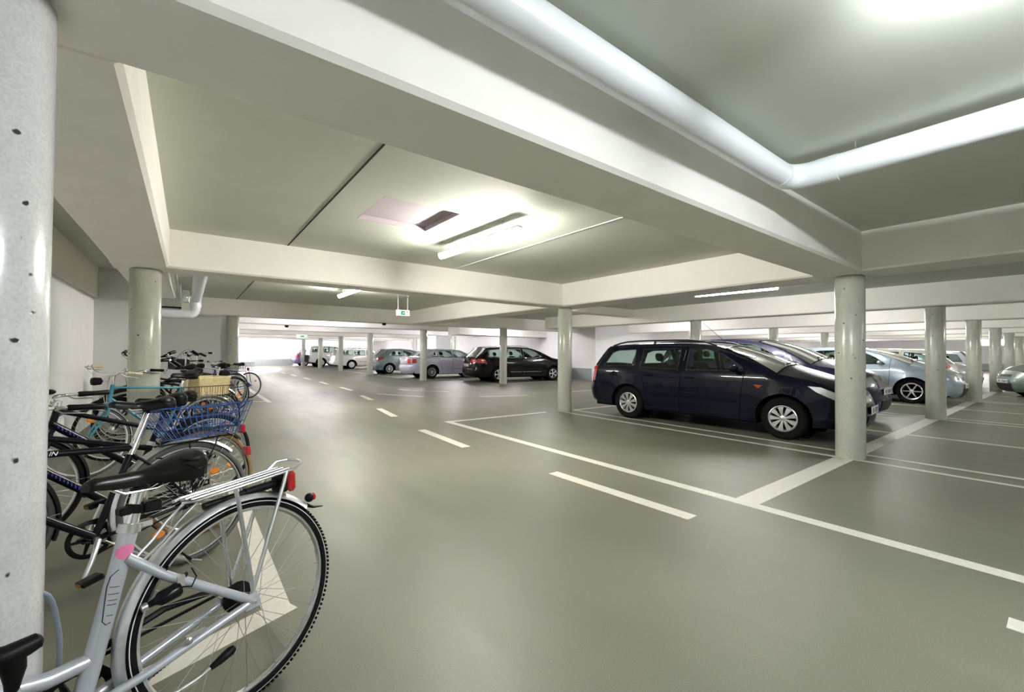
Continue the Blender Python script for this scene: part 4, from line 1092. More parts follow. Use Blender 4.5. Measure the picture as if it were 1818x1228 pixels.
def car(label, cat, mtx, c):
    g = c.get; t = thing('car', label, cat, mtx=mtx, group='parked cars')
    L, W, paint = c['L'], c['W'], c['paint']; WR = c.get('WR', .31); xr, xf = c['xr'], c['xf']; zb = g('belt', .92); st = g('step', .10); gl = g('glass', GLASS)
    # silhouette
    segs = c['segs']; path = []; rng = {}
    for name, pts in segs:
        s = spline(pts, g('sub', 4)); a = len(path); path += s if not path else s[1:]
        rng[name] = (max(0, a-1), len(path))
    sil = [(p[0], p[1]) for p in path]
    W2 = W/2; tb = g('tumble', .42); fz = g('front_taper', .20); rz_ = g('rear_taper', .12)
    def yf(x, z):
        y = W2
        if z < .55: y -= .05*((.55-z)/.35)**2
        else: y -= .028*((min(z, zb)-.55)/(zb-.55))**2
        y -= .012*math.exp(-((z-.50)/.05)**2)
        if z > zb: y -= (z-zb)*tb + .004
        tr = max(0, 1-x/1.0); tf = max(0, (x-(L-1.2))/1.2)
        y -= rz_*tr**2.2 + fz*tf**2.2
        # wheel arch flares
        for xc in (xr, xf):
            d = math.hypot(x-xc, z-WR) - (WR+.055); y += .016*math.exp(-(d/.07)**2) if d > -.02 else 0
        d = dpoly((x, z), sil, False); r = .07 if z < zb+.02 else .045
        if d < r: y -= (r-math.sqrt(max(0, r*r-(r-d)**2)))*.8
        return y
    # lower outline with the arches, front to rear
    zs = g('sill', .22); Ra = WR+.055
    def archp(xc):
        h = zs-WR; a0 = math.asin(h/Ra); n = 14
        return [(xc+Ra*math.cos(a0+(PI-2*a0)*i/n), WR+Ra*math.sin(a0+(PI-2*a0)*i/n)) for i in range(n+1)]
    low = archp(xf) + archp(xr)
    outline = sil + low
    cuts = g('cuts'); gap = .004
    names = ['rear_quarter', 'rear_door', 'front_door', 'front_wing'] if len(cuts) == 3 else ['rear_quarter', 'front_door', 'front_wing']
    wins = g('windows'); tail = g('tail_poly'); head = g('head_poly')
    body = None
    side_list = (1, -1)
    for s in side_list:
        for i, nm in enumerate(names):
            poly = outline
            if i > 0: (a, b) = cuts[i-1]; poly = clip(poly, (b[0]+gap, b[1]), (a[0]+gap, a[1])) if False else clip(poly, (a[0]+gap, a[1]), (b[0]+gap, b[1])) if a[1] > b[1] else clip(poly, (b[0]+gap, b[1]), (a[0]+gap, a[1]))
            if i < len(cuts): (a, b) = cuts[i]; poly = clip(poly, (b[0]-gap, b[1]), (a[0]-gap, a[1])) if a[1] > b[1] else clip(poly, (a[0]-gap, a[1]), (b[0]-gap, b[1]))
            holes = [w for k, w in wins if k == i]
            if i == 0 and tail: holes = holes+[tail]
            if i == len(names)-1 and head: holes = holes+[head]
            v, f = panel_mesh(poly, holes, yf, st, s)
            o = MB().add(v, f).build(nm, paint, t, ang=60)
            for h in [w for k, w in wins if k == i]:
                v, f = panel_mesh(h, [], yf, .2, s, -.006); MB().add(v, f).build('side_window', gl, o)
                fr = MB(); fr.tube([(p[0], s*(yf(p[0], p[1])-.002), p[1]) for p in resample(h, .12)], .009, 5, closed=True); fr.build('window_seal', g('seal', TRIMB), o)
            if 'door' in nm:
                hx, hz = g('handles')[i-1]
                q = MB(); y = yf(hx, hz); q.bbox(hx-.075, hx+.075, min(s*y, s*(y+.022)), max(s*y, s*(y+.022)), hz-.016, hz+.016, .007); q.build('door_handle', g('handle_mat', paint), o, False)
                if g('moulding'):
                    zm = g('moulding'); xs = [p[0] for p in poly if abs(p[1]-zs) < .03] or [hx-.4, hx+.4]
                    x0, x1 = min(xs)+.03, max(xs)-.03
                    if x1-x0 > .3: MB().tube([(x0+(x1-x0)*k/4, s*(yf(x0+(x1-x0)*k/4, zm)+.004), zm) for k in range(5)], .016, 6, flat=1).build('rub_strip', g('moulding_mat', TRIMB), o)
            if i == 0: rq = o
        if tail:
            v, f = panel_mesh(tail, [], yf, .08, s, .003); tm = MB().add(v, f)
        if head:
            v, f = panel_mesh(head, [], yf, .08, s, .003); hm = MB().add(v, f)
        # mirror
        mx, mz = g('mirror'); y = yf(mx, mz)
        q = MB(); q.ball((mx-.02, s*(y+.12), mz+.04), .085, 14, 8, (.6, 1.05, .68)); q.tube([(mx, s*(y-.01), mz), (mx-.01, s*(y+.08), mz+.02)], .022, 8)
        o = q.build('door_mirror', g('mirror_mat', paint), t)
        MB().ball((mx-.062, s*(y+.12), mz+.04), .07, 12, 6, (.15, 1.0, .65)).build('mirror_glass', CHROME, o)
        # skin-side lamps
        def skin_part(z0, z1, t0, t1, mt, name, front, off=.006, extra=None):
            idx = [i for i, p in enumerate(path) if z0 <= p[1] <= z1 and ((p[0] > L-.75) if front else (p[0] < .6))]
            if len(idx) < 2: return None
            mb = extra or MB(); vs, fs = skin(idx[0], idx[-1]+1, t0, t1, off, 6); mb.add(vs, fs); return mb
    # top skin
    def skin(i0, i1, t0, t1, off=0, nt=14):
        vs = []; rows = 0
        for i in range(i0, i1):
            a = path[max(0, i-1)]; b = path[min(len(path)-1, i+1)]; dx, dz = b[0]-a[0], b[1]-a[1]; q = math.hypot(dx, dz) or 1
            n = (-dz/q, dx/q); p = path[i]; hw = yf(p[0], p[1]); cr = p[2]
            for k in range(nt+1):
                u = t0+(t1-t0)*k/nt; cc = cr*(1-abs(u)**2.6)+off
                vs.append((p[0]+n[0]*cc, u*hw, p[1]+n[1]*cc))
            rows += 1
        fs = [(i*(nt+1)+k, i*(nt+1)+k+1, (i+1)*(nt+1)+k+1, (i+1)*(nt+1)+k) for i in range(rows-1) for k in range(nt)]
        return vs, fs
    mats = g('seg_mats', {})
    for name, (a, b) in rng.items():
        mt = gl if name in ('windscreen', 'rear_window') else mats.get(name, paint)
        vs, fs = skin(a, b, -1, 1)
        if name == 'rear_window' and g('rw_inset'):     # painted frame around the glass
            vs, fs = skin(a, b, -1, 1)
        o = MB().add(vs, fs).build(name, mt, t, ang=50)
        if name in ('windscreen', 'rear_window'):
            fr = MB(); P_ = []
            for i in range(a, b): P_.append(i)
            v1, _ = skin(a, b, -1, -1+1e-6, .002, 1); v2, _ = skin(a, b, 1-1e-6, 1, .002, 1)
            fr.tube(v1[::2], .016, 6); fr.tube(v2[::2], .016, 6)
            for i in (a, b-1):
                v, _ = skin(i, i+1, -1, 1, .002, 12); fr.tube(v, .010, 5)
            fr.build('glass_surround', g('pillar_mat', paint), o)
            if name == 'windscreen':
                wp = MB()
                for sy, ey in ((-.55, -.05), (.05, .62)):
                    v, _ = skin(b-3, b, -1, 1, .012, 20)
                    k0, k1 = int((sy+1)*10), int((ey+1)*10)
                    wp.tube([v[2*21+k0], v[1*21+(k0+k1)//2], v[1*21+k1]], .008, 5)
                wp.build('wiper', TRIMB, o)
    def patch(front, z0, z1, t0, t1, off, mt, name, par=None, nt=6):
        idx = [i for i, p in enumerate(path) if z0 <= p[1] <= z1 and ((p[0] > L-.8) if front else (p[0] < .7))]
        if len(idx) < 2: return None
        vs, fs = skin(idx[0], idx[-1]+1, t0, t1, off, nt); return MB().add(vs, fs).build(name, mt, par or t)
    for s in (-1, 1):
        if head:
            v, f = panel_mesh(head, [], yf, .08, s, .004); mb = MB().add(v, f)
            z0, z1 = g('head_z', (.58, .74)); idx = [i for i, p in enumerate(path) if z0 <= p[1] <= z1 and p[0] > L-.8]
            if len(idx) > 1:
                vs, fs = skin(idx[0], idx[-1]+1, s*.55, s*1.0, .004, 6); mb.add(vs, fs)
            mb.build('headlight', LENS, t, ang=60)
        if tail:
            v, f = panel_mesh(tail, [], yf, .08, s, .004); mb = MB().add(v, f)
            z0, z1 = g('tail_z', (.75, 1.0)); idx = [i for i, p in enumerate(path) if z0 <= p[1] <= z1 and p[0] < .7]
            if len(idx) > 1:
                vs, fs = skin(idx[0], idx[-1]+1, s*g('tail_t', .72), s*1.0, .004, 6); mb.add(vs, fs)
            o = mb.build('tail_light', REDP, t, ang=60)
            if g('tail_white') and len(idx) > 1:
                v, _ = skin(idx[0], idx[-1]+1, s*.80, s*.82, .006, 1); m_ = [sum(q[k] for q in v)/len(v) for k in range(3)]
                MB().ball(tuple(m_), .045, 10, 6, (.3, 1, .8)).build('reversing_lamp', WHITEP, o)
    if g('grille'): z0, z1, tw = g('grille'); patch(True, z0, z1, -tw, tw, .006, TRIMB, 'grille')
    if g('low_grille'): z0, z1, tw = g('low_grille'); patch(True, z0, z1, -tw, tw, .006, TRIMB, 'lower_grille')
    # number plates
    def plate(front, z):
        i = min((i for i, p in enumerate(path) if ((p[0] > L-.6) if front else (p[0] < .5))), key=lambda i: abs(path[i][1]-z))
        v, _ = skin(i, i+1, 0, .0001, .012, 1); x = v[0][0]; s = 1 if front else -1
        o = MB().bbox(min(x, x+s*.008), max(x, x+s*.008), -.255, .255, z-.055, z+.055, .003).build('number_plate', PLATE, t, False)
        MB().box(min(x+s*.008, x+s*.0095), max(x+s*.008, x+s*.0095), s*.215 if s < 0 else .215, -.248 if s < 0 else .248, z-.05, z+.05).build('blue_band', INKB, o, False) if s > 0 else MB().box(x-.0095, x-.008, .215, .248, z-.05, z+.05).build('blue_band', INKB, o, False)
        k = MB(); rx = x+s*.0085
        for j in range(7):
            if j == 2: continue
            yy = -.19+j*.055; k.box(min(rx, rx+s*.001), max(rx, rx+s*.001), yy, yy+.028, z-.032, z+.032)
        k.build('plate_characters', INKK, o, False, stuff=True)
    if g('fplate'): plate(True, g('fplate'))
    if g('rplate'): plate(False, g('rplate'))
    # wheels
    rs, rn = g('rim_style', 'spoke'), g('rim_n', 7)
    for x in (xr, xf):
        for s in (-1, 1):
            yo = W2-.045; tw = .095
            m = MB(); r0 = WR*g('rim_ratio', .64)
            m.lathe([(r0, -.005), (r0+.01, .004), (WR-.035, .012), (WR-.012, -.002), (WR, -.03), (WR, -tw*2+.03), (WR-.012, -tw*2), (r0, -tw*2), ], 40, (0, 0, 0), 'Y')
            o = m.build('wheel', RUBBER, t, ang=35); o.location = (x, s*yo, WR)
            if s < 0: o.rotation_euler = (0, 0, PI)
            m = MB(); m.lathe([(0, -.055), (r0, -.05)], 30, (0, 0, 0), 'Y'); m.build('brake_disc', UNDER, o)
            rim_mesh(o, r0-.006, rs, rn)
    # arch liners and underbody
    u = MB()
    for x in (xr, xf):
        n = 12
        for s in (-1, 1):
            vs = []
            for i in range(n+1):
                a = PI*i/n
                for y in (W2-.03, W2-.40): vs.append((x+(Ra+.004)*math.cos(a), s*y, WR+(Ra+.004)*math.sin(a)))
            u.add(vs, [(2*i, 2*i+1, 2*i+3, 2*i+2) for i in range(n)])
            u.add([(x, s*(W2-.40), WR)]+[(x+(Ra+.02)*math.cos(2*PI*i/20), s*(W2-.40), WR+(Ra+.02)*math.sin(2*PI*i/20)) for i in range(20)], [(0, 1+i, 1+(i+1) % 20) for i in range(20)])
    u.box(.15, xr-Ra, -W2+.16, W2-.16, zs-.02, .42); u.box(xr-Ra, xr+Ra, -W2+.42, W2-.42, zs-.02, .42)
    u.box(xr+Ra, xf-Ra, -W2+.07, W2-.07, zs-.03, .36); u.box(xf-Ra, xf+Ra, -W2+.42, W2-.42, zs-.02, .55); u.box(xf+Ra, L-.16, -W2+.25, W2-.25, zs-.02, .5)
    # inner door cards up to the belt line so that no gap shows daylight
    fx0, fx1 = g('cabin', (xr+.1, xf-.35))
    for s in (-1, 1): u.box(g('card0', .35), fx1+.1, *( (W2-.10, W2-.085) if s > 0 else (-W2+.085, -W2+.10)), .30, zb-.07)
    u.box(fx1+.05, fx1+.10, -W2+.15, W2-.15, .3, zb-.08)
    u.build('underbody', UNDER, t, False)
    im = g('interior', INTER); q = MB()
    def seat(mb, x, y, wd, zt, hr=True):
        mt = Matrix.Translation((x, y, .50)); mb.bbox(-.28, .24, -wd, wd, -.12, .06, .05, mt)
        mt = Matrix.Translation((x-.25, y, .55)) @ Matrix.Rotation(-.28, 4, 'Y'); mb.bbox(-.06, .06, -wd, wd, 0, zt-.62, .045, mt)
        if hr:
            for yy in ((0,) if wd < .4 else (-.36, .36)):
                mb.bbox(-.045, .045, yy-.125, yy+.125, zt-.58, zt-.41, .04, mt)
    sx = g('seats', (2.25, 1.40))
    for y in (-.37, .37): seat(q, sx[0], y, .24, g('seat_top', 1.14))
    if len(sx) > 1: seat(q, sx[1], 0, .62, g('seat_top', 1.14)-.03)
    q.build('seat', im, t, ang=50)
    q = MB(); dx = g('dash', fx1-.25)
    q.bbox(dx, dx+.42, -W2+.18, W2-.18, zb-.22, zb-.02, .05); q.build('dashboard', INTER, t, False)
    q = MB(); mt = Matrix.Translation((dx-.12, .37, zb-.08)) @ Matrix.Rotation(1.15, 4, 'Y')
    q.tube([mt @ Vector((.18*math.cos(2*PI*k/20), .18*math.sin(2*PI*k/20), 0)) for k in range(20)], .014, 6, closed=True)
    q.tube([mt @ Vector((-.18, 0, 0)), mt @ Vector((.18, 0, 0))], .018, 6); q.tube([mt @ Vector((0, 0, 0)), (dx+.1, .37, zb-.16)], .03, 6); q.build('steering_wheel', INTER, t)
    if g('rails'):
        x0, x1, zr = g('rails')
        for s in (-1, 1):
            q = MB(); pts = []
            roofz = lambda x: min(((abs(p[0]-x), p[1]) for p in path if p[1] > 1.2), key=lambda k: k[0])[1]
            for k in range(13):
                f_ = k/12; x = x0+(x1-x0)*f_; e = min(1, min(f_, 1-f_)*6); pts.append((x, s*(yf(x, roofz(x))-.03), roofz(x)+.005+zr*e**.6))
            q.tube(pts, .016, 8)
            for f_ in (.5,):
                x = x0+(x1-x0)*.45; q.tube([(x, s*(yf(x, roofz(x))-.03), roofz(x)-.02), (x, s*(yf(x, roofz(x))-.03), roofz(x)+zr)], .02, 8)
            q.build('roof_rail', g('rail_mat', TRIMB), t)
    if g('antenna'):
        x, lean, ln = g('antenna'); zt = max(p[1] for p in path)-.03
        MB().tube([(x, 0, zt), (x-.02, 0, zt+.04), (x-.02+lean, 0, zt+ln)], [.012, .005, .002], 6).build('antenna', BLACKP, t)
    if g('stripe'):
        z0 = g('stripe')
    return t, yf, skin, path

def place(x, y, hx, hy, xr):
    """matrix: local x forward; (x, y) = rear axle centre on the floor, local rear axle at xr"""
    X = Vector((hx, hy, 0)).normalized(); Y = Vector((-X.y, X.x, 0)); m = Matrix((X, Y, Vector((0, 0, 1)))).transposed().to_4x4()
    m.translation = Vector((x, y, 0))-X*xr; return m

def estate(L, xr, xf, H, hood=.93, ws=(3.25, 2.45), rear_top=.42, nose=.66, tail_lean=.30, bump=.60):
    """silhouette segments of a wagon / hatch: (x, z, crown)"""
    wx, rx = ws
    return [
     ('rear_bumper', [(.16, .24, .05), (.05, .30, .10), (.01, .45, .12), (.02, bump-.04, .12), (.06, bump, .10)]),
     ('tailgate', [(.06, bump, .10), (.09, .80, .10), (.14, hood+.02, .08)]),
     ('rear_window', [(.14, hood+.02, .08), (.14+tail_lean*.55, H-.28, .07), (.14+tail_lean, H-.08, .05)]),
     ('roof', [(.14+tail_lean, H-.08, .05), (.30+tail_lean, H-.055, .03), ((rear_top+rx)/2, H-.02, .025), (rx-.45, H-.025, .03), (rx, H-.085, .05)]),
     ('windscreen', [(rx, H-.085, .05), (rx+(wx-rx)*.5, (H-.085+hood+.03)/2+.045, .09), (wx, hood+.03, .13)]),
     ('bonnet', [(wx, hood+.03, .12), (wx+(L-wx)*.45, hood-.04, .07), (L-.30, hood-.14, .09), (L-.16, nose+.04, .12)]),
     ('front_bumper', [(L-.16, nose+.04, .12), (L-.10, nose-.08, .13), (L-.06, .46, .14), (L-.08, .30, .13), (L-.20, .22, .08)])]

NAVY = mat('navy_paint', (.002, .003, .010), .25, .0, coat=.4, spec=.1)
PURPLE = mat('purple_blue_paint', (.018, .019, .050), .25, .2, coat=.6, spec=.3)
ICE = mat('silver_blue_paint', (.27, .34, .40), .3, .35, coat=1.0)
BLACKC = mat('black_car_paint', (.003, .003, .0035), .2, .0, coat=.4, spec=.15)
SILV = mat('silver_car_paint', (.46, .47, .56), .3, .25, coat=1.0)
GREYG = mat('grey_green_paint', (.15, .21, .22), .3, .25, coat=1.0)
WHITEC = mat('white_car_paint', (.74, .73, .69), .3, coat=1.0)
GREENM = mat('pale_green_paint', (.20, .27, .23), .3, .5, coat=1.0)
VIOLET = mat('violet_paint', (.20, .13, .30), .3, .3, coat=1.0)

# dark blue estate car
K1 = dict(L=4.45, W=1.70, WR=.308, xr=.98, xf=3.595, paint=NAVY, belt=.93, step=.075,
  segs=[('rear_bumper', [(.14, .26, .03), (.04, .32, .08), (.00, .46, .11), (.00, .58, .11), (.05, .63, .09)]),
   ('tailgate', [(.05, .63, .09), (.06, .80, .09), (.12, 1.0, .08)]),
   ('rear_window', [(.12, 1.0, .08), (.24, 1.19, .07), (.36, 1.35, .05)]),
   ('roof', [(.36, 1.35, .05), (.45, 1.395, .03), (1.2, 1.43, .025), (2.0, 1.43, .025), (2.45, 1.40, .035), (2.72, 1.335, .05)]),
   ('windscreen', [(2.72, 1.335, .05), (3.12, 1.165, .09), (3.50, .955, .14)]),
   ('bonnet', [(3.50, .955, .13), (3.85, .895, .08), (4.12, .80, .09), (4.28, .70, .11)]),
   ('front_bumper', [(4.28, .70, .11), (4.34, .58, .13), (4.37, .44, .14), (4.34, .30, .13), (4.20, .21, .08)])],
  cuts=[((1.10, 1.5), (1.47, .15)), ((2.07, 1.5), (2.00, .15)), ((3.12, 1.5), (2.98, .15))],
  windows=[(0, [(.36, .99), (.52, 1.26), (.66, 1.31), (1.06, 1.325), (1.10, 1.02)]),
           (1, [(1.22, .985), (1.23, 1.325), (1.97, 1.345), (1.97, .975)]),
           (2, [(2.12, .972), (2.12, 1.345), (2.42, 1.335), (2.70, 1.25), (3.02, 1.05), (3.06, .985)])],
  handles=[(1.42, .855), (2.20, .845)], mirror=(2.98, .98), tail_poly=[(.075, .70), (.09, .96), (.13, 1.0), (.20, .98), (.16, .68)],
  tail_z=(.68, 1.02), tail_t=.86, head_poly=[(4.27, .69), (4.05, .79), (3.90, .80), (4.0, .72), (4.22, .61), (4.31, .61)], head_z=(.60, .72),
  grille=(.60, .68, .4), low_grille=(.28, .42, .45), fplate=.47, rplate=.80, rim_style='pair', rim_n=9, rim_ratio=.62, rails=(.45, 2.55, .055), antenna=(2.50, -.42, .42),
  moulding=.50, moulding_mat=NAVY, seats=(2.22, 1.40), mirror_mat=NAVY, glass=GLASS, seat_top=1.17, cabin=(1, 3.2))
t1, yf1, sk1, pa1 = car('dark navy blue estate car with roof rails parked behind the large column', 'car', place(7.57, 5.26, .074, -.997, .98), K1)
for s in (-1, 1):
    x, z = 3.28, .76
    MB().add([(x-.07, s*(yf1(x, z)+.004), z+.025), (x+.06, s*(yf1(x, z)+.004), z+.02), (x-.01, s*(yf1(x, z)+.004), z-.03)], [(0, 1, 2), (2, 1, 0)]).build('side_indicator', mat('indicator_red_orange', (.7, .10, .02), .2, coat=1), t1)
    y = yf1(.66, .82); MB().lathe([(0, 0), (.07, 0), (.075, -.004), (.078, -.004)], 24, (.66, s*(y+.004), .82), 'Y').build('fuel_flap' if s < 0 else 'quarter_cap', NAVY, t1)

# purple-blue compact van
K2 = dict(L=4.35, W=1.80, WR=.315, xr=.80, xf=3.45, paint=PURPLE, belt=1.0, step=.12,
  segs=estate(4.35, .8, 3.45, 1.60, hood=1.02, ws=(3.45, 2.45), tail_lean=.25, nose=.74),
  cuts=[((.95, 1.6), (1.3, .15)), ((2.0, 1.6), (1.95, .15)), ((3.0, 1.6), (2.95, .15))],
  windows=[(0, [(.40, 1.10), (.46, 1.38), (.9, 1.44), (.92, 1.08)]), (1, [(1.08, 1.07), (1.08, 1.46), (1.92, 1.48), (1.94, 1.06)]), (2, [(2.08, 1.06), (2.06, 1.48), (2.4, 1.45), (2.78, 1.26), (2.84, 1.07)]), (3, [(3.06, 1.14), (3.06, 1.07), (3.30, 1.07)])],
  handles=[(1.2, .95), (2.2, .94)], mirror=(2.9, 1.06), tail_poly=None, head_poly=[(4.15, .76), (3.86, .86), (3.75, .86), (3.9, .76), (4.1, .68), (4.2, .68)], head_z=(.66, .78),
  grille=(.60, .70, .5), low_grille=(.28, .44, .5), fplate=.58, rim_style='spoke', rim_n=7, seats=(2.1, 1.2), seat_top=1.25, tumble=.36)
car('purple-blue compact van parked beside the navy estate, bonnet showing above it', 'car', place(10.35, 5.72, 0, -1, .80), K2)

# silver-blue hatchback
K3 = dict(L=4.18, W=1.71, WR=.315, xr=.76, xf=3.36, paint=ICE, belt=.95, step=.10,
  segs=estate(4.18, .76, 3.36, 1.475, hood=.95, ws=(3.30, 2.30), tail_lean=.42, nose=.68),
  cuts=[((.95, 1.5), (1.25, .15)), ((1.9, 1.5), (1.85, .15)), ((2.95, 1.5), (2.9, .15))],
  windows=[(1, [(.98, 1.02), (1.05, 1.30), (1.30, 1.36), (1.83, 1.375), (1.84, 1.0)]), (2, [(1.96, 1.0), (1.95, 1.375), (2.25, 1.36), (2.62, 1.18), (2.84, 1.0)])],
  handles=[(1.1, .86), (2.05, .85)], mirror=(2.76, 1.0), tail_poly=None, head_poly=[(3.98, .70), (3.72, .82), (3.60, .82), (3.72, .72), (3.94, .62), (4.02, .62)], head_z=(.60, .73),
  grille=(.56, .64, .4), low_grille=(.26, .42, .55), fplate=.48, rim_style='spoke', rim_n=6, rim_ratio=.68, seats=(1.95, 1.15), interior=INTERR, antenna=(1.9, -.28, .3), moulding=.52, moulding_mat=ICE)
car('silver-blue hatchback with six-spoke wheel between the large column and the next', 'car', place(15.72, 5.15, 0, -1, .76), K3)

# pale estate seen over the silver-blue bonnet
K4 = dict(L=4.5, W=1.72, WR=.31, xr=1.0, xf=3.6, paint=WHITEC, belt=.94, step=.14,
  segs=estate(4.5, 1.0, 3.6, 1.46, hood=.93, ws=(3.5, 2.7), tail_lean=.36), cuts=[((1.10, 1.5), (1.45, .15)), ((2.05, 1.5), (2.0, .15)), ((3.1, 1.5), (3.0, .15))],
  windows=[(0, [(.40, .99), (.56, 1.28), (1.06, 1.34), (1.1, .99)]), (1, [(1.2, .99), (1.2, 1.34), (2.0, 1.36), (2.02, .98)]), (2, [(2.1, .98), (2.1, 1.36), (2.5, 1.34), (3.02, 1.0)])],
  handles=[(1.4, .86), (2.2, .85)], mirror=(2.95, .98), tail_poly=[(.08, .72), (.13, .98), (.26, .98), (.24, .72)], tail_z=(.72, .98), tail_t=.75, head_poly=None, rplate=.6,
  rim_style='disc', rim_n=5, seats=(2.2, 1.4))
car('pale estate car seen end-on beyond the silver-blue hatchback, red tail light showing', 'car', place(18.5, 3.15, 0, 1, 1.0), K4)
K5 = dict(K3); K5.update(paint=SILV, interior=INTER, antenna=None)
car('silver car with sloping windscreen between the second and third right-hand columns', 'car', place(21.0, 5.35, 0, -1, .76), K5)
K5b = dict(K4); K5b.update(paint=SILV, rails=None)
car('distant silver estate car visible between the slim columns at right', 'car', place(26.2, 3.4, 0, 1, 1.0), K5b)
K6 = dict(K3); K6.update(paint=GREENM, interior=INTER, antenna=None, L=4.18)
car('grey-green car cut by the right edge, nose pointing at the lines', 'car', place(21.6, -1.70, -.50, .866, .76), K6)

# black estate across the driveway
K7 = dict(L=4.77, W=1.82, WR=.32, xr=1.10, xf=3.81, paint=BLACKC, belt=.97, step=.12,
  segs=estate(4.77, 1.1, 3.81, 1.50, hood=.98, ws=(3.72, 2.75), tail_lean=.46, nose=.70),
  cuts=[((1.28, 1.5), (1.62, .15)), ((2.25, 1.5), (2.2, .15)), ((3.30, 1.5), (3.2, .15))],
  windows=[(0, [(.62, 1.04), (.66, 1.33), (1.24, 1.38), (1.26, 1.03)]), (1, [(1.37, 1.03), (1.37, 1.385), (2.2, 1.40), (2.22, 1.02)]), (2, [(2.31, 1.02), (2.31, 1.40), (2.65, 1.38), (2.95, 1.26), (3.24, 1.03)])],
  handles=[(1.55, .90), (2.42, .89)], mirror=(3.12, 1.03), tail_poly=[(.12, .80), (.15, .97), (.42, .98), (.50, .90), (.44, .80)], tail_z=(.80, .97), tail_t=.50, tail_white=True, head_poly=None, rplate=.70,
  rim_style='pair', rim_n=5, rails=(.62, 2.75, .05), rail_mat=CHROME, seal=CHROME, moulding=.42, moulding_mat=CHROME, seats=(2.35, 1.55), seat_top=1.18, rear_taper=.2)
car('black estate car with chrome rails, tail to the driveway, behind a column', 'car', place(10.62, 15.55, .985, -.17, 1.10), K7)

# silver saloon
K8 = dict(L=4.48, W=1.72, WR=.31, xr=1.02, xf=3.58, paint=SILV, belt=.95, step=.12,
  segs=[('rear_bumper', [(.16, .26, .05), (.04, .32, .10), (.0, .46, .12), (.01, .60, .12), (.05, .64, .10)]),
   ('boot_end', [(.05, .64, .10), (.04, .80, .10), (.06, .95, .08)]), ('boot_lid', [(.06, .95, .08), (.10, 1.0, .05), (.60, 1.01, .04)]),
   ('rear_window', [(.60, 1.01, .05), (.90, 1.22, .06), (1.15, 1.34, .05)]),
   ('roof', [(1.15, 1.34, .05), (1.5, 1.385, .03), (2.1, 1.395, .03), (2.62, 1.33, .05)]),
   ('windscreen', [(2.62, 1.33, .05), (3.0, 1.16, .09), (3.42, .96, .13)]),
   ('bonnet', [(3.42, .96, .12), (3.85, .88, .07), (4.15, .79, .09), (4.31, .69, .12)]),
   ('front_bumper', [(4.31, .69, .12), (4.38, .55, .13), (4.40, .42, .14), (4.36, .28, .13), (4.22, .21, .08)])],
  cuts=[((1.30, 1.5), (1.60, .15)), ((2.15, 1.5), (2.10, .15)), ((3.15, 1.5), (3.05, .15))],
  windows=[(0, [(1.05, 1.03), (1.18, 1.22), (1.31, 1.28), (1.35, 1.02)]), (1, [(1.44, 1.02), (1.42, 1.29), (1.65, 1.315), (2.09, 1.325), (2.11, 1.0)]), (2, [(2.2, 1.0), (2.19, 1.325), (2.50, 1.31), (2.85, 1.16), (3.10, 1.0)])],
  handles=[(1.6, .88), (2.35, .87)], mirror=(3.0, 1.0), tail_poly=[(.065, .72), (.075, .92), (.26, .92), (.28, .74)], tail_z=(.70, .93), tail_t=.62, head_poly=None, rplate=None,
  rim_style='spoke', rim_n=10, seats=(2.15, 1.5), moulding=.48, moulding_mat=SILV, rear_taper=.15, handle_mat=SILV)
car('silver saloon with boot lid and twelve-spoke wheel left of the black estate', 'car', place(9.14, 19.06, 1, 0, 1.02), K8)

K9 = dict(L=3.84, W=1.66, WR=.295, xr=.74, xf=3.18, paint=GREYG, belt=.93, step=.12,
  segs=estate(3.84, .74, 3.18, 1.43, hood=.96, ws=(3.0, 2.1), tail_lean=.50, nose=.66),
  cuts=[((1.55, 1.5), (1.50, .15)), ((2.7, 1.5), (2.65, .15))],
  windows=[(0, [(.72, 1.05), (.86, 1.20), (1.1, 1.29), (1.45, 1.315), (1.47, 1.0)]), (1, [(1.60, 1.0), (1.60, 1.32), (2.0, 1.31), (2.35, 1.15), (2.62, .98)])],
  handles=[(1.72, .86)], mirror=(2.55, .98), tail_poly=[(.11, .76), (.15, .93), (.46, .95), (.40, .84), (.2, .76)], tail_z=(.76, .94), tail_t=.70, head_poly=None, rplate=.80,
  rim_style='spoke', rim_n=8, seats=(1.9, 1.15), moulding=.52, moulding_mat=TRIMB, glass=GLASS)
car('small grey-green hatchback left of the silver saloon', 'car', place(8.96, 23.87, 1, 0, .74), K9)

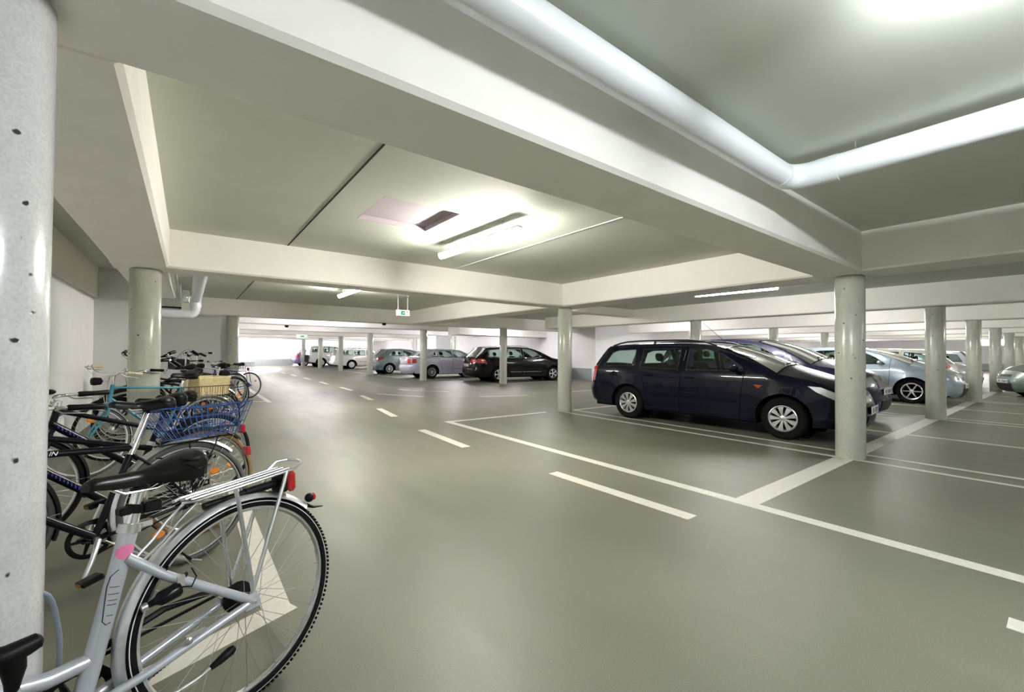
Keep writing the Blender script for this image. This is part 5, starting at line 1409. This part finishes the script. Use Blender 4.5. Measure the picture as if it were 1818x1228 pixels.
K10 = dict(L=4.79, W=1.71, WR=.315, xr=1.20, xf=3.85, paint=WHITEC, belt=.92, step=.12, tumble=.30,
  segs=[('rear_bumper', [(.14, .30, .03), (.02, .36, .04), (.0, .50, .05), (.06, .56, .05)]), ('tailgate', [(.06, .56, .05), (.08, .78, .05), (.12, .95, .05)]),
   ('rear_window', [(.12, .95, .05), (.20, 1.18, .04), (.30, 1.36, .03)]), ('roof', [(.30, 1.36, .03), (.5, 1.41, .02), (1.8, 1.43, .02), (2.5, 1.40, .02), (2.68, 1.36, .03)]),
   ('windscreen', [(2.68, 1.36, .03), (2.95, 1.16, .05), (3.2, .96, .06)]), ('bonnet', [(3.2, .96, .05), (3.9, .90, .04), (4.55, .82, .04)]),
   ('front_bumper', [(4.55, .82, .04), (4.62, .6, .05), (4.72, .48, .05), (4.62, .28, .04)])],
  cuts=[((1.35, 1.5), (1.66, .15)), ((2.2, 1.5), (2.15, .15)), ((3.05, 1.5), (3.0, .15))],
  windows=[(0, [(.36, 1.0), (.46, 1.30), (1.28, 1.33), (1.28, .99)]), (1, [(1.42, .99), (1.42, 1.33), (2.14, 1.34), (2.14, .98)]), (2, [(2.25, .98), (2.25, 1.34), (2.62, 1.31), (2.98, .99)])],
  handles=[(1.62, .86), (2.4, .86)], mirror=(2.95, .98), tail_poly=None, head_poly=None, rim_style='disc', rim_n=5, seats=(2.2, 1.4), rails=(.5, 2.4, .05), moulding=.52, interior=INTER, sill=.25)
car('white boxy estate car with roof bars between two thin columns', 'car', place(9.25, 31.75, 1, 0, 1.20), K10)
K11 = dict(K10); K11.update(L=4.3, WR=.36, xr=.95, xf=3.45, paint=mat('pale_offroad_paint', (.55, .56, .56), .35, coat=1), sill=.36, rails=None,
  segs=[('rear_bumper', [(.14, .40, .03), (.0, .44, .04), (.0, .62, .05), (.08, .66, .05)]), ('tailgate', [(.08, .66, .05), (.10, .9, .05), (.12, 1.12, .05)]),
   ('rear_window', [(.12, 1.12, .05), (.18, 1.36, .04), (.26, 1.58, .03)]), ('roof', [(.26, 1.58, .03), (.5, 1.66, .02), (1.6, 1.68, .02), (2.3, 1.64, .03)]),
   ('windscreen', [(2.3, 1.64, .03), (2.6, 1.38, .05), (2.85, 1.14, .06)]), ('bonnet', [(2.85, 1.14, .05), (3.5, 1.08, .04), (4.05, 1.0, .04)]),
   ('front_bumper', [(4.05, 1.0, .04), (4.15, .75, .05), (4.25, .6, .05), (4.15, .40, .04)])],
  cuts=[((1.05, 1.7), (1.42, .15)), ((1.9, 1.7), (1.85, .15)), ((2.75, 1.7), (2.7, .15))], belt=1.1,
  windows=[(0, [(.28, 1.18), (.36, 1.52), (1.0, 1.56), (1.02, 1.17)]), (1, [(1.12, 1.17), (1.12, 1.57), (1.84, 1.58), (1.86, 1.16)]), (2, [(1.95, 1.16), (1.95, 1.58), (2.25, 1.54), (2.66, 1.17)])],
  handles=[(1.3, 1.02), (2.05, 1.02)], mirror=(2.62, 1.16), seats=(1.85, 1.1), seat_top=1.35, moulding=.62)
t11, *_ = car('pale off-road car with dark lower body left of the white estate', 'car', place(8.35, 36.6, 1, 0, .95), K11)
MB().bbox(-.26, .05, -.80, .80, .42, .95, .03).build('dark_rear_cladding', TRIMB, t11, False)
K12 = dict(K9); K12.update(paint=VIOLET)
car('violet car tail barely showing left of the farthest slim column', 'car', place(7.9, 41.2-1.0, 1, 0, .74), K12)
